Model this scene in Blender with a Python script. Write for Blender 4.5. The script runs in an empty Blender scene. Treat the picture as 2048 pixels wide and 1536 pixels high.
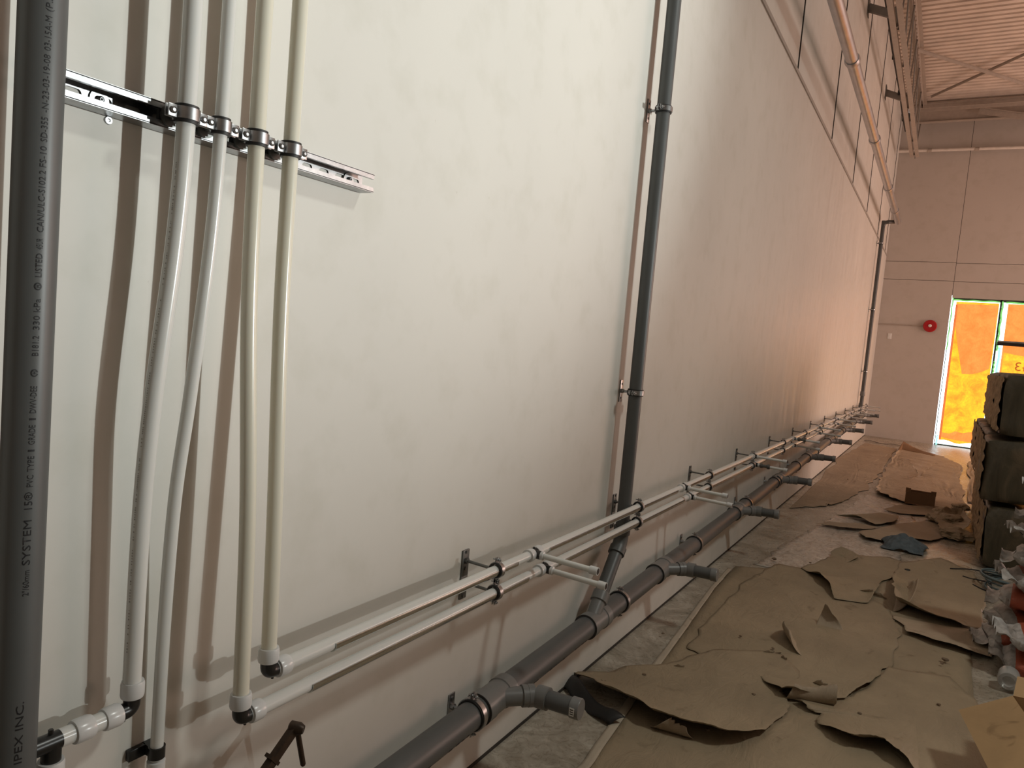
import bpy, bmesh, math, random
from mathutils import Vector, Matrix, noise
rnd = random.Random(7)
scene = bpy.context.scene
COL = scene.collection
PI = math.pi

# ------------------------------------------------------------------ camera
YAW, PITCH, ROLL, FPX = 0.52718371, -0.0703995, 0.08693582, 1464.38
CAM = Vector((1.24, 0.0, 1.5))
_ca, _sa, _cb, _sb, _cc, _sc = math.cos(YAW), math.sin(YAW), math.cos(PITCH), math.sin(PITCH), math.cos(ROLL), math.sin(ROLL)
FW = Vector((-_sa*_cb, _ca*_cb, _sb)); _r = Vector((_ca, _sa, 0)); _u = _r.cross(FW)
RT = _r*_cc + _u*_sc; UP = -_r*_sc + _u*_cc
cd = bpy.data.cameras.new('camera'); cam = bpy.data.objects.new('camera', cd); COL.objects.link(cam)
cd.sensor_width = 36.0; cd.lens = FPX/2048*36.0; cd.clip_start = 0.05; cd.clip_end = 200
cam.matrix_world = Matrix(((RT.x, UP.x, -FW.x, CAM.x), (RT.y, UP.y, -FW.y, CAM.y), (RT.z, UP.z, -FW.z, CAM.z), (0, 0, 0, 1)))
scene.camera = cam

# ------------------------------------------------------------------ world, lamps, exposure
w = bpy.data.worlds.new('world'); scene.world = w; w.use_nodes = True
w.node_tree.nodes['Background'].inputs[0].default_value = (0.86, 0.95, 1.0, 1)
w.node_tree.nodes['Background'].inputs[1].default_value = 3.0
vs = scene.view_settings
vs.view_transform = 'Standard'; vs.look = 'None'; vs.exposure = 0.0; vs.gamma = 1.0; vs.use_curve_mapping = False

def aim(o, target):
    o.rotation_euler = (Vector(target)-o.location).to_track_quat('-Z', 'Y').to_euler()
def spot(name, loc, target, energy, color, size, blend, rad):
    l = bpy.data.lights.new(name, 'SPOT'); l.energy = energy; l.color = color; l.spot_size = size; l.spot_blend = blend; l.shadow_soft_size = rad
    o = bpy.data.objects.new(name, l); COL.objects.link(o); o.location = loc; aim(o, target); return o
def area(name, loc, target, energy, color, sx, sy):
    l = bpy.data.lights.new(name, 'AREA'); l.shape = 'RECTANGLE'; l.size = sx; l.size_y = sy; l.energy = energy; l.color = color
    o = bpy.data.objects.new(name, l); COL.objects.link(o); o.location = loc; aim(o, target); return o
# work lamp on the floor of the hall, to the right of the frame, tilted up at the near wall
spot('work_lamp', (6.0, 4.0, 1.9), (0.0, 1.0, 3.9), 1500, (0.95, 1.0, 0.965), math.radians(62), 1.0, 0.06)
# ceiling lamp over the hall
area('ceiling_lamp', (4.2, 3.2, 6.2), (1.5, 2.2, 0), 110, (0.97, 1.0, 0.93), 0.6, 0.6)
# unseen pinkish fill light added at the right-hand wall
area('pink_fill_light', (8.8, 13.2, 2.2), (0.0, 13.2, 2.2), 470, (1.0, 0.69, 0.57), 6.5, 3.5)

# ------------------------------------------------------------------ materials
def newmat(name):
    m = bpy.data.materials.new(name); m.use_nodes = True
    nt = m.node_tree; return m, nt, nt.nodes['Principled BSDF']
def C4(c): return (c[0], c[1], c[2], 1)
def N(nt, t, **kw):
    n = nt.nodes.new(t)
    for k, v in kw.items(): setattr(n, k, v)
    return n
def coords(nt, scale=(1, 1, 1), kind='Object'):
    tc = N(nt, 'ShaderNodeTexCoord'); mp = N(nt, 'ShaderNodeMapping'); mp.inputs['Scale'].default_value = scale
    nt.links.new(tc.outputs[kind], mp.inputs['Vector']); return mp.outputs['Vector']
def noisen(nt, vec, scale, detail=4, rough=0.55, dist=0):
    n = N(nt, 'ShaderNodeTexNoise'); n.inputs['Scale'].default_value = scale; n.inputs['Detail'].default_value = detail
    n.inputs['Roughness'].default_value = rough; n.inputs['Distortion'].default_value = dist
    nt.links.new(vec, n.inputs['Vector']); return n.outputs['Fac']
def ramp(nt, fac, stops):
    r = N(nt, 'ShaderNodeValToRGB'); e = r.color_ramp.elements
    while len(e) < len(stops): e.new(0.5)
    for k, (p, c) in enumerate(stops): e[k].position = p; e[k].color = C4(c) if not isinstance(c, float) else (c, c, c, 1)
    nt.links.new(fac, r.inputs['Fac']); return r.outputs['Color']
def bump(nt, fac, bsdf, strength, dist):
    b = N(nt, 'ShaderNodeBump'); b.inputs['Strength'].default_value = strength; b.inputs['Distance'].default_value = dist
    nt.links.new(fac, b.inputs['Height']); nt.links.new(b.outputs['Normal'], bsdf.inputs['Normal'])
def mixc(nt, fac, a, b, mode='MIX'):
    m = N(nt, 'ShaderNodeMix', data_type='RGBA', blend_type=mode)
    for sock, v in ((m.inputs['Factor'], fac), (m.inputs[6], a), (m.inputs[7], b)):
        if hasattr(v, 'links'): nt.links.new(v, sock)
        elif isinstance(v, (int, float)): sock.default_value = v
        else: sock.default_value = C4(v)
    return m.outputs[2]
def plain(name, col, rough=0.5, metal=0.0, var=0.08, vscale=12, bmp=0.0, spec=0.5):
    m, nt, b = newmat(name); v = coords(nt)
    f = noisen(nt, v, vscale)
    c = ramp(nt, f, [(0.3, tuple(x*(1-var) for x in col)), (0.7, tuple(min(1, x*(1+var)) for x in col))])
    nt.links.new(c, b.inputs['Base Color']); b.inputs['Roughness'].default_value = rough; b.inputs['Metallic'].default_value = metal
    b.inputs['Specular IOR Level'].default_value = spec
    if bmp: bump(nt, noisen(nt, v, vscale*6), b, bmp, 0.002)
    return m
M = {}
def wallmat(name, base, streak=True):
    m, nt, b = newmat(name)
    v = coords(nt)
    big = noisen(nt, v, 0.9, 3); mid = noisen(nt, v, 6, 5)
    c1 = ramp(nt, big, [(0.35, tuple(x*0.95 for x in base)), (0.65, base)])
    c2 = ramp(nt, mid, [(0.28, (0.93, 0.93, 0.91)), (0.5, (1.0, 1.0, 1.0))])
    c = mixc(nt, 1.0, c1, c2, 'MULTIPLY')
    spk = noisen(nt, coords(nt, (1, 1, 0.6)), 34, 2, 0.5)
    sp = ramp(nt, spk, [(0.0, (0.45, 0.38, 0.32)), (0.20, (0.45, 0.38, 0.32)), (0.215, (1.0, 1.0, 1.0))])
    c = mixc(nt, 0.25, c, sp, 'MULTIPLY')
    nt.links.new(c, b.inputs['Base Color'])
    sv = coords(nt, (1, 5.0, 0.35)); st = noisen(nt, sv, 2.2, 6, 0.65, 0.6)
    r = ramp(nt, st, [(0.30, 0.27), (0.66, 0.60)])
    tc = N(nt, 'ShaderNodeTexCoord'); sp_ = N(nt, 'ShaderNodeSeparateXYZ'); nt.links.new(tc.outputs['Object'], sp_.inputs[0])
    mr = N(nt, 'ShaderNodeMapRange'); nt.links.new(sp_.outputs['Y'], mr.inputs[0]); mr.inputs[1].default_value = 3.5; mr.inputs[2].default_value = 9.0
    r = mixc(nt, mr.outputs[0], (0.55, 0.55, 0.55), r)
    nt.links.new(r, b.inputs['Roughness']); b.inputs['Specular IOR Level'].default_value = 0.45
    ad = N(nt, 'ShaderNodeMath', operation='ADD'); nt.links.new(st, ad.inputs[0]); nt.links.new(noisen(nt, v, 90, 3), ad.inputs[1])
    bump(nt, ad.outputs[0], b, 0.05, 0.002)
    return m
M['wall'] = wallmat('painted wall', (0.66, 0.645, 0.60))
M['farwall'] = wallmat('painted end wall', (0.55, 0.50, 0.455))
def floormat():
    m, nt, b = newmat('dusty concrete')
    v = coords(nt); a = noisen(nt, v, 3.0, 8, 0.7, 1.6); s = noisen(nt, coords(nt, (1, 1, 1)), 14, 6, 0.7, 3.0)
    c = ramp(nt, a, [(0.30, (0.20, 0.175, 0.125)), (0.50, (0.36, 0.32, 0.26)), (0.70, (0.60, 0.56, 0.48))])
    c = mixc(nt, 0.55, c, ramp(nt, s, [(0.35, (0.45, 0.42, 0.36)), (0.62, (1.0, 1.0, 1.0))]), 'MULTIPLY')
    nt.links.new(c, b.inputs['Base Color'])
    nt.links.new(ramp(nt, s, [(0.3, 0.16), (0.7, 0.5)]), b.inputs['Roughness'])
    bump(nt, s, b, 0.25, 0.006); return m
M['floor'] = floormat()
def papermat(name, col, wr=0.5, rough=0.62, spec=0.35):
    m, nt, b = newmat(name)
    v = coords(nt); a = noisen(nt, v, 2.2, 5, 0.6, 0.4); s = noisen(nt, coords(nt, (2.2, 1, 1)), 5, 6, 0.6, 1.4); g = noisen(nt, v, 55, 3)
    c = ramp(nt, a, [(0.3, tuple(x*0.80 for x in col)), (0.7, tuple(x*1.12 for x in col))])
    st = noisen(nt, v, 9, 3, 0.5, 0.8)
    c = mixc(nt, 0.8, c, ramp(nt, st, [(0.26, (0.55, 0.52, 0.48)), (0.36, (1.0, 1.0, 1.0))]), 'MULTIPLY')
    nt.links.new(c, b.inputs['Base Color']); b.inputs['Roughness'].default_value = rough; b.inputs['Specular IOR Level'].default_value = spec
    ad = N(nt, 'ShaderNodeMath', operation='MULTIPLY_ADD'); nt.links.new(g, ad.inputs[0]); ad.inputs[1].default_value = 0.08; nt.links.new(s, ad.inputs[2])
    bump(nt, ad.outputs[0], b, wr, 0.02); return m
M['paper'] = papermat('kraft paper', (0.30, 0.235, 0.155))
M['paper2'] = papermat('kraft paper pale', (0.345, 0.27, 0.19))
M['tape'] = papermat('paper tape', (0.42, 0.36, 0.28), 0.2)
M['cardboard'] = papermat('cardboard', (0.40, 0.26, 0.13), 0.08, 0.7)
M['cardboard_d'] = papermat('cardboard brown', (0.22, 0.13, 0.07), 0.1, 0.8)
M['pvc'] = plain('grey pvc', (0.088, 0.093, 0.093), 0.42, var=0.05)
M['pvcfit'] = plain('grey pvc fitting', (0.165, 0.168, 0.165), 0.36, var=0.05)
M['pvcdark'] = plain('grey pvc joint', (0.05, 0.05, 0.05), 0.6)
M['zinc'] = plain('zinc steel', (0.38, 0.39, 0.40), 0.34, 1.0, 0.15, 60)
M['galv'] = plain('galvanised channel', (0.62, 0.64, 0.62), 0.20, 1.0, 0.06, 20)
M['duct'] = plain('galvanised duct', (0.50, 0.50, 0.52), 0.36, 1.0, 0.08, 8)
M['darksteel'] = plain('dark steel', (0.16, 0.165, 0.16), 0.42, 0.7, 0.2, 40)
M['rubber'] = plain('black rubber', (0.012, 0.012, 0.012), 0.55)
M['black'] = plain('black plastic', (0.010, 0.010, 0.010), 0.30)
M['ink'] = plain('black ink', (0.008, 0.008, 0.010), 0.5)
M['faintink'] = plain('faint ink', (0.30, 0.28, 0.25), 0.5)
M['joist'] = plain('painted joist steel', (0.42, 0.36, 0.31), 0.55)
M['joistd'] = plain('joist web steel', (0.22, 0.20, 0.18), 0.6)
M['deck'] = plain('painted roof deck', (0.78, 0.68, 0.60), 0.5, var=0.12, vscale=3)
M['trimlight'] = plain('pale painted pipe', (0.72, 0.66, 0.60), 0.3)
M['groove'] = plain('panel joint', (0.03, 0.025, 0.02), 0.8)
M['trim'] = plain('joint trim', (0.36, 0.33, 0.30), 0.5)
M['red'] = plain('red paint', (0.42, 0.008, 0.012), 0.3)
M['white'] = plain('white plastic', (0.75, 0.75, 0.73), 0.35)
M['collar'] = plain('white coupling plastic', (0.60, 0.61, 0.61), 0.25, var=0.03)
M['rust'] = plain('rusty brown steel', (0.045, 0.028, 0.018), 0.45, 0.5, 0.3, 50)
M['cloth'] = plain('blue grey cloth', (0.09, 0.115, 0.13), 0.9, var=0.25, vscale=30, bmp=0.4)
M['hose'] = plain('blue grey cable', (0.10, 0.14, 0.15), 0.45)
M['brick'] = plain('dusty debris', (0.16, 0.11, 0.07), 0.9)
def pexmat(name, col):
    m, nt, b = newmat(name); f = noisen(nt, coords(nt, (1, 1, 0.3)), 3)
    nt.links.new(ramp(nt, f, [(0.3, tuple(x*0.95 for x in col)), (0.7, col)]), b.inputs['Base Color'])
    b.inputs['Roughness'].default_value = 0.22; b.inputs['Subsurface Weight'].default_value = 0.35
    b.inputs['Subsurface Radius'].default_value = (1.0, 0.9, 0.7); b.inputs['Subsurface Scale'].default_value = 0.012
    return m
M['pex'] = pexmat('ivory pex', (0.70, 0.68, 0.58)); M['pexw'] = pexmat('white pex', (0.66, 0.67, 0.65))
def battmat():
    m, nt, b = newmat('kraft faced batt'); v = coords(nt, (1, 1, 0.35)); f = noisen(nt, v, 7, 5, 0.6, 0.8)
    nt.links.new(ramp(nt, f, [(0.3, (0.035, 0.028, 0.015)), (0.55, (0.065, 0.052, 0.030)), (0.75, (0.14, 0.10, 0.06))]), b.inputs['Base Color'])
    b.inputs['Roughness'].default_value = 0.45; bump(nt, f, b, 0.5, 0.02); return m
M['batt'] = battmat()
M['fluff'] = plain('tan insulation', (0.30, 0.21, 0.12), 0.95, var=0.35, vscale=25, bmp=0.8)
def sackmat():
    m, nt, b = newmat('printed sack'); tc = N(nt, 'ShaderNodeTexCoord'); sp = N(nt, 'ShaderNodeSeparateXYZ'); nt.links.new(tc.outputs['Object'], sp.inputs[0])
    f = noisen(nt, coords(nt), 22, 5)
    base = ramp(nt, f, [(0.3, (0.25, 0.23, 0.21)), (0.6, (0.46, 0.44, 0.42))])
    a = N(nt, 'ShaderNodeMath', operation='GREATER_THAN'); nt.links.new(sp.outputs['X'], a.inputs[0]); a.inputs[1].default_value = -0.17
    c = N(nt, 'ShaderNodeMath', operation='LESS_THAN'); nt.links.new(sp.outputs['X'], c.inputs[0]); c.inputs[1].default_value = -0.03
    d = N(nt, 'ShaderNodeMath', operation='MULTIPLY'); nt.links.new(a.outputs[0], d.inputs[0]); nt.links.new(c.outputs[0], d.inputs[1])
    nt.links.new(mixc(nt, d.outputs[0], base, (0.34, 0.075, 0.035)), b.inputs['Base Color']); b.inputs['Roughness'].default_value = 0.5
    bump(nt, noisen(nt, coords(nt), 30, 5, 0.6, 1.0), b, 0.6, 0.01); return m
M['sack'] = sackmat()
def glassmat():
    m, nt, b = newmat('window glass'); b.inputs['Transmission Weight'].default_value = 1; b.inputs['Roughness'].default_value = 0.0; b.inputs['IOR'].default_value = 1.02
    b.inputs['Base Color'].default_value = (0.95, 1, 0.98, 1); return m
M['glass'] = glassmat()
def clearmat():
    m, nt, b = newmat('clear plastic'); b.inputs['Transmission Weight'].default_value = 0.55; b.inputs['Roughness'].default_value = 0.15; b.inputs['IOR'].default_value = 1.4
    b.inputs['Base Color'].default_value = (0.55, 0.55, 0.53, 1); return m
M['clear'] = clearmat()
def glow(name, c0, c1, scale, strength, c2=None):
    """thin paper lit from outside by the daylight"""
    m, nt, b = newmat(name); v = coords(nt, (1, 1, 1)); f = noisen(nt, v, scale, 6, 0.7, 0.5)
    c = ramp(nt, f, [(0.36, c0), (0.62, c1)])
    fib = noisen(nt, coords(nt, (2.5, 1, 0.8)), 30, 4, 0.7)
    c = mixc(nt, 0.7, c, ramp(nt, fib, [(0.3, (0.80, 0.72, 0.6)), (0.6, (1.0, 1.0, 1.0))]), 'MULTIPLY')
    b.inputs['Base Color'].default_value = (0.3, 0.2, 0.1, 1); b.inputs['Roughness'].default_value = 0.8
    nt.links.new(c, b.inputs['Emission Color']); b.inputs['Emission Strength'].default_value = strength; return m
M['glow_orange'] = glow('backlit paper double layer', (0.80, 0.185, 0.025), (0.9, 0.27, 0.05), 5, 1.35)
M['glow_yellow'] = glow('backlit paper single layer', (0.85, 0.24, 0.006), (1.0, 0.52, 0.012), 4, 1.5)
M['glow_red'] = glow('backlit paper edge', (0.75, 0.13, 0.03), (0.9, 0.2, 0.05), 5, 0.9)
def emis(name, col, s):
    m, nt, b = newmat(name); b.inputs['Base Color'].default_value = C4(col); b.inputs['Emission Color'].default_value = C4(col); b.inputs['Emission Strength'].default_value = s; return m
M['tape_green'] = emis('backlit green tape', (0.18, 0.62, 0.16), 0.8)
M['tape_cyan'] = emis('backlit cyan tape', (0.35, 0.85, 0.85), 1.0)
M['frame'] = plain('dark window frame', (0.05, 0.07, 0.05), 0.4, 0.3)
M['chrome'] = plain('aluminium bar', (0.5, 0.5, 0.5), 0.15, 1.0)
M['print'] = emis('dim backlit print', (0.45, 0.12, 0.02), 0.6)

# ------------------------------------------------------------------ mesh helpers
def frame_of(d):
    d = Vector(d).normalized(); a = Vector((0, 0, 1)) if abs(d.z) < 0.9 else Vector((0, 1, 0))
    x = d.cross(a).normalized(); y = d.cross(x).normalized(); return x, y, d
def loft(bm, rings, cap=(True, True), closed=True):
    vs_ = [[bm.verts.new(p) for p in r] for r in rings]; n = len(vs_[0])
    for a, b in zip(vs_, vs_[1:]):
        for i in range(n if closed else n-1):
            try: bm.faces.new((a[i], a[(i+1) % n], b[(i+1) % n], b[i]))
            except ValueError: pass
    if closed and cap[0]: bm.faces.new(list(reversed(vs_[0])))
    if closed and cap[1]: bm.faces.new(vs_[-1])
    return vs_
def cyl(bm, p0, p1, r, seg=24, r2=None, cap=(True, True)):
    p0 = Vector(p0); p1 = Vector(p1); x, y, d = frame_of(p1-p0); r2 = r if r2 is None else r2
    loft(bm, [[p+(x*math.cos(t)+y*math.sin(t))*q for t in [2*PI*i/seg for i in range(seg)]] for p, q in ((p0, r), (p1, r2))], cap)
def lathe(bm, p0, d, prof, seg=32, cap=(True, True)):
    """prof: (distance along d, radius)"""
    p0 = Vector(p0); x, y, d = frame_of(d)
    loft(bm, [[p0+d*s+(x*math.cos(t)+y*math.sin(t))*r for t in [2*PI*i/seg for i in range(seg)]] for s, r in prof], cap)
def tube(bm, pts, r, seg=16, cap=(True, True)):
    pts = [Vector(p) for p in pts]; rings = []; x = None
    for i, p in enumerate(pts):
        d = (pts[min(i+1, len(pts)-1)]-pts[max(i-1, 0)]).normalized()
        if x is None: x, y, _ = frame_of(d)
        else: x = (x-d*x.dot(d)).normalized(); y = d.cross(x)
        rings.append([p+(x*math.cos(2*PI*k/seg)+y*math.sin(2*PI*k/seg))*r for k in range(seg)])
    loft(bm, rings, cap)
def smooth(pts, n=8):
    pts = [Vector(p) for p in pts]; out = []
    P = [pts[0]*2-pts[1]]+pts+[pts[-1]*2-pts[-2]]
    for i in range(1, len(P)-2):
        a, b, c, d = P[i-1], P[i], P[i+1], P[i+2]
        for k in range(n):
            t = k/n; out.append(0.5*((2*b)+(c-a)*t+(2*a-5*b+4*c-d)*t*t+(3*b-a-3*c+d)*t**3))
    out.append(pts[-1]); return out
def arc(c, a, b, r, n=8):
    """corner arc from direction -a into direction b around corner point c"""
    c = Vector(c); a = Vector(a).normalized(); b = Vector(b).normalized(); p0 = c-a*r; p1 = c+b*r
    return [(p0*(1-t)**2+c*2*t*(1-t)+p1*t*t) for t in [i/n for i in range(n+1)]]
def box(bm, c, s, rot=None, bev=0.0):
    c = Vector(c); vs_ = []
    for dx in (-1, 1):
        for dy in (-1, 1):
            for dz in (-1, 1):
                v = Vector((dx*s[0]/2, dy*s[1]/2, dz*s[2]/2))
                if rot is not None: v = rot @ v
                vs_.append(bm.verts.new(c+v))
    fs = [bm.faces.new([vs_[i] for i in f]) for f in ((0, 1, 3, 2), (4, 6, 7, 5), (0, 4, 5, 1), (2, 3, 7, 6), (0, 2, 6, 4), (1, 5, 7, 3))]
    if bev:
        es = set(e for f in fs for e in f.edges)
        bmesh.ops.bevel(bm, geom=list(es), offset=bev, segments=2, affect='EDGES', profile=0.5)
def bar(bm, p0, p1, wdt, hgt, upv=(0, 0, 1)):
    p0 = Vector(p0); p1 = Vector(p1); d = (p1-p0); L = d.length; d.normalize()
    s = d.cross(Vector(upv)).normalized(); t = s.cross(d)
    R = Matrix((s, d, t)).transposed(); box(bm, (p0+p1)/2, (wdt, L, hgt), R)
def ring(bm, c, axis, r0, r1, wdt, a0=0, a1=2*PI, seg=36):
    """band: inner radius r0, outer r1, width along the axis"""
    c = Vector(c); x, y, d = frame_of(axis); full = abs(a1-a0-2*PI) < 1e-6
    n = seg; rings = []
    for i in range(n+(0 if full else 1)):
        t = a0+(a1-a0)*i/n; e = x*math.cos(t)+y*math.sin(t)
        rings.append([c+e*r0-d*wdt/2, c+e*r1-d*wdt/2, c+e*r1+d*wdt/2, c+e*r0+d*wdt/2])
    if full: rings.append(rings[0])
    loft(bm, rings, cap=(not full, not full))
    if full: bmesh.ops.remove_doubles(bm, verts=bm.verts, dist=1e-6)
def sheet(bm, pts_fn, nu, nv, thick=0.0):
    g = [[bm.verts.new(pts_fn(i/nu, j/nv)) for j in range(nv+1)] for i in range(nu+1)]
    for i in range(nu):
        for j in range(nv): bm.faces.new((g[i][j], g[i+1][j], g[i+1][j+1], g[i][j+1]))
def obj(name, bm, mat, parent=None, label=None, ang=35, solid=0.0):
    bmesh.ops.recalc_face_normals(bm, faces=bm.faces)
    me = bpy.data.meshes.new(name)
    if parent is not None: bmesh.ops.transform(bm, matrix=parent.matrix_basis.inverted(), verts=bm.verts)
    bm.to_mesh(me); bm.free()
    for m in (mat if isinstance(mat, list) else [mat]): me.materials.append(M[m] if isinstance(m, str) else m)
    for p in me.polygons: p.use_smooth = True
    me.set_sharp_from_angle(angle=math.radians(ang))
    o = bpy.data.objects.new(name, me); COL.objects.link(o)
    if parent is not None: o.parent = parent
    if label: o['label'] = label
    if solid: md = o.modifiers.new('thickness', 'SOLIDIFY'); md.thickness = solid; md.offset = 0; md.use_even_offset = False
    return o
def sub(name, bm, mat, top, parent, label=None, ang=35):
    """a sub-part: child of a part that itself sits at its thing's origin"""
    o = obj(name, bm, mat, top, label, ang); o.parent = parent; return o
def tag(o, label, cat, group=None):
    o['label'] = label; o['category'] = cat
    if group: o['group'] = group
    return o
def thing(name, label, cat, loc=(0, 0, 0), group=None):
    o = bpy.data.objects.new(name, None); COL.objects.link(o); o.location = loc; o.empty_display_size = 0.05
    o.matrix_basis = Matrix.Translation(Vector(loc)); return tag(o, label, cat, group)
def whole(name, bm, mat, label, cat, loc, group=None, ang=35, solid=0.0):
    """a thing that is one mesh, origin at loc"""
    bmesh.ops.translate(bm, vec=-Vector(loc), verts=bm.verts)
    o = obj(name, bm, mat, None, None, ang, solid); o.location = loc; return tag(o, label, cat, group)
def struct(name, bm, mat, parent=None, ang=35):
    o = obj(name, bm, mat, parent, None, ang)
    if parent is None: o['kind'] = 'structure'
    return o
def NB(): return bmesh.new()
def kids(o): return [c for c in bpy.data.objects if c.parent == o]
def dup(root, loc, label, group=None, rotz=None):
    r = root.copy(); COL.objects.link(r); r.location = loc; r['label'] = label
    if rotz is not None: r.rotation_euler = (0, 0, rotz)
    if group: r['group'] = group
    for ch in kids(root):
        c = ch.copy(); COL.objects.link(c); c.parent = r
        for g in kids(ch):
            d = g.copy(); COL.objects.link(d); d.parent = c
    return r
def ray(px, py): return RT*((px-1024)/FPX)-UP*((py-768)/FPX)+FW
def at_x(px, py, x): d = ray(px, py); return CAM+d*((x-CAM.x)/d.x)
def at_y(px, py, y): d = ray(px, py); return CAM+d*((y-CAM.y)/d.y)
def at_z(px, py, z=0.0): d = ray(px, py); return CAM+d*((z-CAM.z)/d.z)

# ------------------------------------------------------------------ room shell
YF, YB, XR, ZT = 16.9, -4.0, 9.0, 6.72
bm = NB(); box(bm, (XR/2, (YF+YB)/2, -0.05), (XR+0.6, YF-YB+0.6, 0.1)); struct('floor', bm, 'floor')
bm = NB(); box(bm, (-0.1, (YF+YB)/2, 1.865), (0.2, YF-YB, 3.73)); struct('wall_left', bm, 'wall')
# upper wall: panels with open joints over a dark backing
bm = NB(); box(bm, (-0.13, (YF+YB)/2, (3.73+ZT)/2), (0.1, YF-YB, ZT-3.73)); struct('wall_left_backing', bm, 'groove')
joints = [YB, -2.05, 0.0, 2.05, 4.1, 6.15, 8.2, 10.25, 12.25, 14.35, 16.35, YF]
bm = NB()
for a, b in zip(joints, joints[1:]): box(bm, (-0.038, (a+b)/2, (3.75+ZT)/2), (0.08, b-a-0.012, ZT-3.75), bev=0.004)
struct('wall_left_upper', bm, 'wall')
bm = NB()
for y in joints[1:-1]: box(bm, (0.005, y, (3.75+ZT)/2), (0.009, 0.008, ZT-3.75))
struct('trim_3', bm, 'groove')
bm = NB(); box(bm, (0.002, (YF+YB)/2, 3.735), (0.016, YF-YB, 0.03)); struct('trim_1', bm, 'trim')
bm = NB(); box(bm, (0.0015, (YF+YB)/2, 0.006), (0.004, YF-YB, 0.012)); struct('trim_2', bm, 'groove')
# far wall with the shopfront opening (x 1.27..5.2, z 0..2.93)
XD0, XD1, ZD = 1.265, 5.2, 2.93
bm = NB()
for x0, x1, off in ((-0.2, 1.245, 0.0), ):
    for z0, z1 in ((0, 3.25), (3.258, 3.615), (3.623, 6.45)): box(bm, ((x0+x1)/2, YF+0.1-off, (z0+z1)/2), (x1-x0, 0.2, z1-z0))
for x0, x1 in ((1.252, XR), ):
    for z0, z1 in ((ZD, 3.245), (3.253, 3.605), (3.613, 6.40)): box(bm, ((x0+x1)/2, YF+0.115, (z0+z1)/2), (x1-x0, 0.2, z1-z0))
box(bm, ((XD1+XR)/2, YF+0.115, ZD/2), (XR-XD1, 0.2, ZD))
struct('wall_front', bm, 'farwall')
bm = NB(); box(bm, (XR/2, YF+0.26, 4.9), (XR+0.4, 0.05, 3.8)); struct('wall_front_backing', bm, 'groove')
bm = NB(); box(bm, (XR+0.1, (YF+YB)/2, ZT/2), (0.2, YF-YB+0.4, ZT)); struct('wall_right', bm, 'farwall')
bm = NB(); box(bm, (XR/2, YB-0.1, ZT/2), (XR+0.4, 0.2, ZT)); struct('wall_back', bm, 'farwall')
# ribbed roof deck
bm = NB(); prof = []; y = YB-0.1
while y < YF+0.3:
    prof += [(y, 0.0), (y+0.09, 0.0), (y+0.10, 0.06), (y+0.145, 0.06)]; y += 0.155
loft(bm, [[Vector((x, py, ZT-0.06+pz)) for py, pz in prof] for x in (-0.15, XR+0.1)], closed=False)
struct('ceiling', bm, 'deck', ang=10)
bm = NB(); box(bm, (XR/2, (YF+YB)/2, ZT+0.08), (XR+0.8, YF-YB+1.0, 0.08)); struct('ceiling_slab', bm, 'deck')

# ------------------------------------------------------------------ shopfront window with its paper
win = bpy.data.objects.new('window_1', None); COL.objects.link(win); win.location = (XD0, YF, 0); win.matrix_basis = Matrix.Translation((XD0, YF, 0)); win['kind'] = 'structure'
bm = NB()
for x, fw in ((XD0+0.004, 0.012), (2.075, 0.03), (3.15, 0.045), (4.2, 0.045), (XD1-0.02, 0.045)): box(bm, (x, YF+0.07, ZD/2), (fw, 0.09, ZD))
box(bm, ((XD0+XD1)/2, YF+0.07, ZD-0.02), (XD1-XD0, 0.09, 0.05)); box(bm, ((XD0+XD1)/2, YF+0.07, 0.01), (XD1-XD0, 0.09, 0.02))
obj('window_frame', bm, 'frame', win)
bm = NB(); box(bm, ((XD0+XD1)/2, YF+0.08, ZD/2), (XD1-XD0, 0.008, ZD)); obj('pane', bm, 'glass', win)
bm = NB(); box(bm, (2.62, YF+0.0, 2.09), (1.06, 0.05, 0.06), bev=0.006); o = obj('transom_bar', bm, 'black', win)
bm = NB(); box(bm, (2.62, YF-0.01, 2.135), (1.06, 0.05, 0.035), bev=0.006); obj('transom_cover', bm, 'chrome', win)
# outdoor daylight seen through the gaps
def wpaper(pts, mat, name, label, y):
    bm = NB(); n = len(pts)
    f = [bm.verts.new((p[0], y, p[1])) for p in pts]; b = [bm.verts.new((p[0], y+0.002, p[1])) for p in pts]
    bm.faces.new(f); bm.faces.new(list(reversed(b)))
    for i in range(n): bm.faces.new((f[i], b[i], b[(i+1) % n], f[(i+1) % n]))
    return bm
def wp(px): p = at_y(px[0], px[1], YF+0.02); return (p.x, p.z)
t = thing('window_paper', 'large orange and yellow backlit paper taped over the tall left window pane', 'paper', (1.7, YF+0.02, 0), 'papers over the shopfront')
x0, x1 = 1.335, 2.045
low = [(x0, 0.10)]+[(x0+(x1-x0)*i/8, 0.08+0.03*math.sin(i*1.3)) for i in range(1, 9)]
bm = wpaper([(x0, 2.86), (x0, 0.10)]+[(x0+(x1-x0)*i/8, 0.09+0.025*math.sin(i*1.3)) for i in range(1, 9)]+[(x1, 2.86)], None, None, None, YF+0.02)
obj('paper_sheet', bm, 'glow_yellow', t)
bm = wpaper([(x0+0.02, 2.82), (1.36, 2.4), (1.47, 1.9), (1.58, 1.45), (1.75, 1.46), (1.92, 1.53), (2.02, 1.60), (2.035, 2.82)], None, None, None, YF+0.012)
obj('second_layer', bm, 'glow_orange', t, 'orange doubled layer of the paper')
bm = wpaper([(x0+0.01, 0.17), (1.55, 0.14), (1.8, 0.13), (2.0, 0.14), (2.02, 0.36), (1.85, 0.33), (1.72, 0.29), (1.6, 0.31), (1.5, 0.25), (x0+0.01, 0.26)], None, None, None, YF+0.012)
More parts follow.
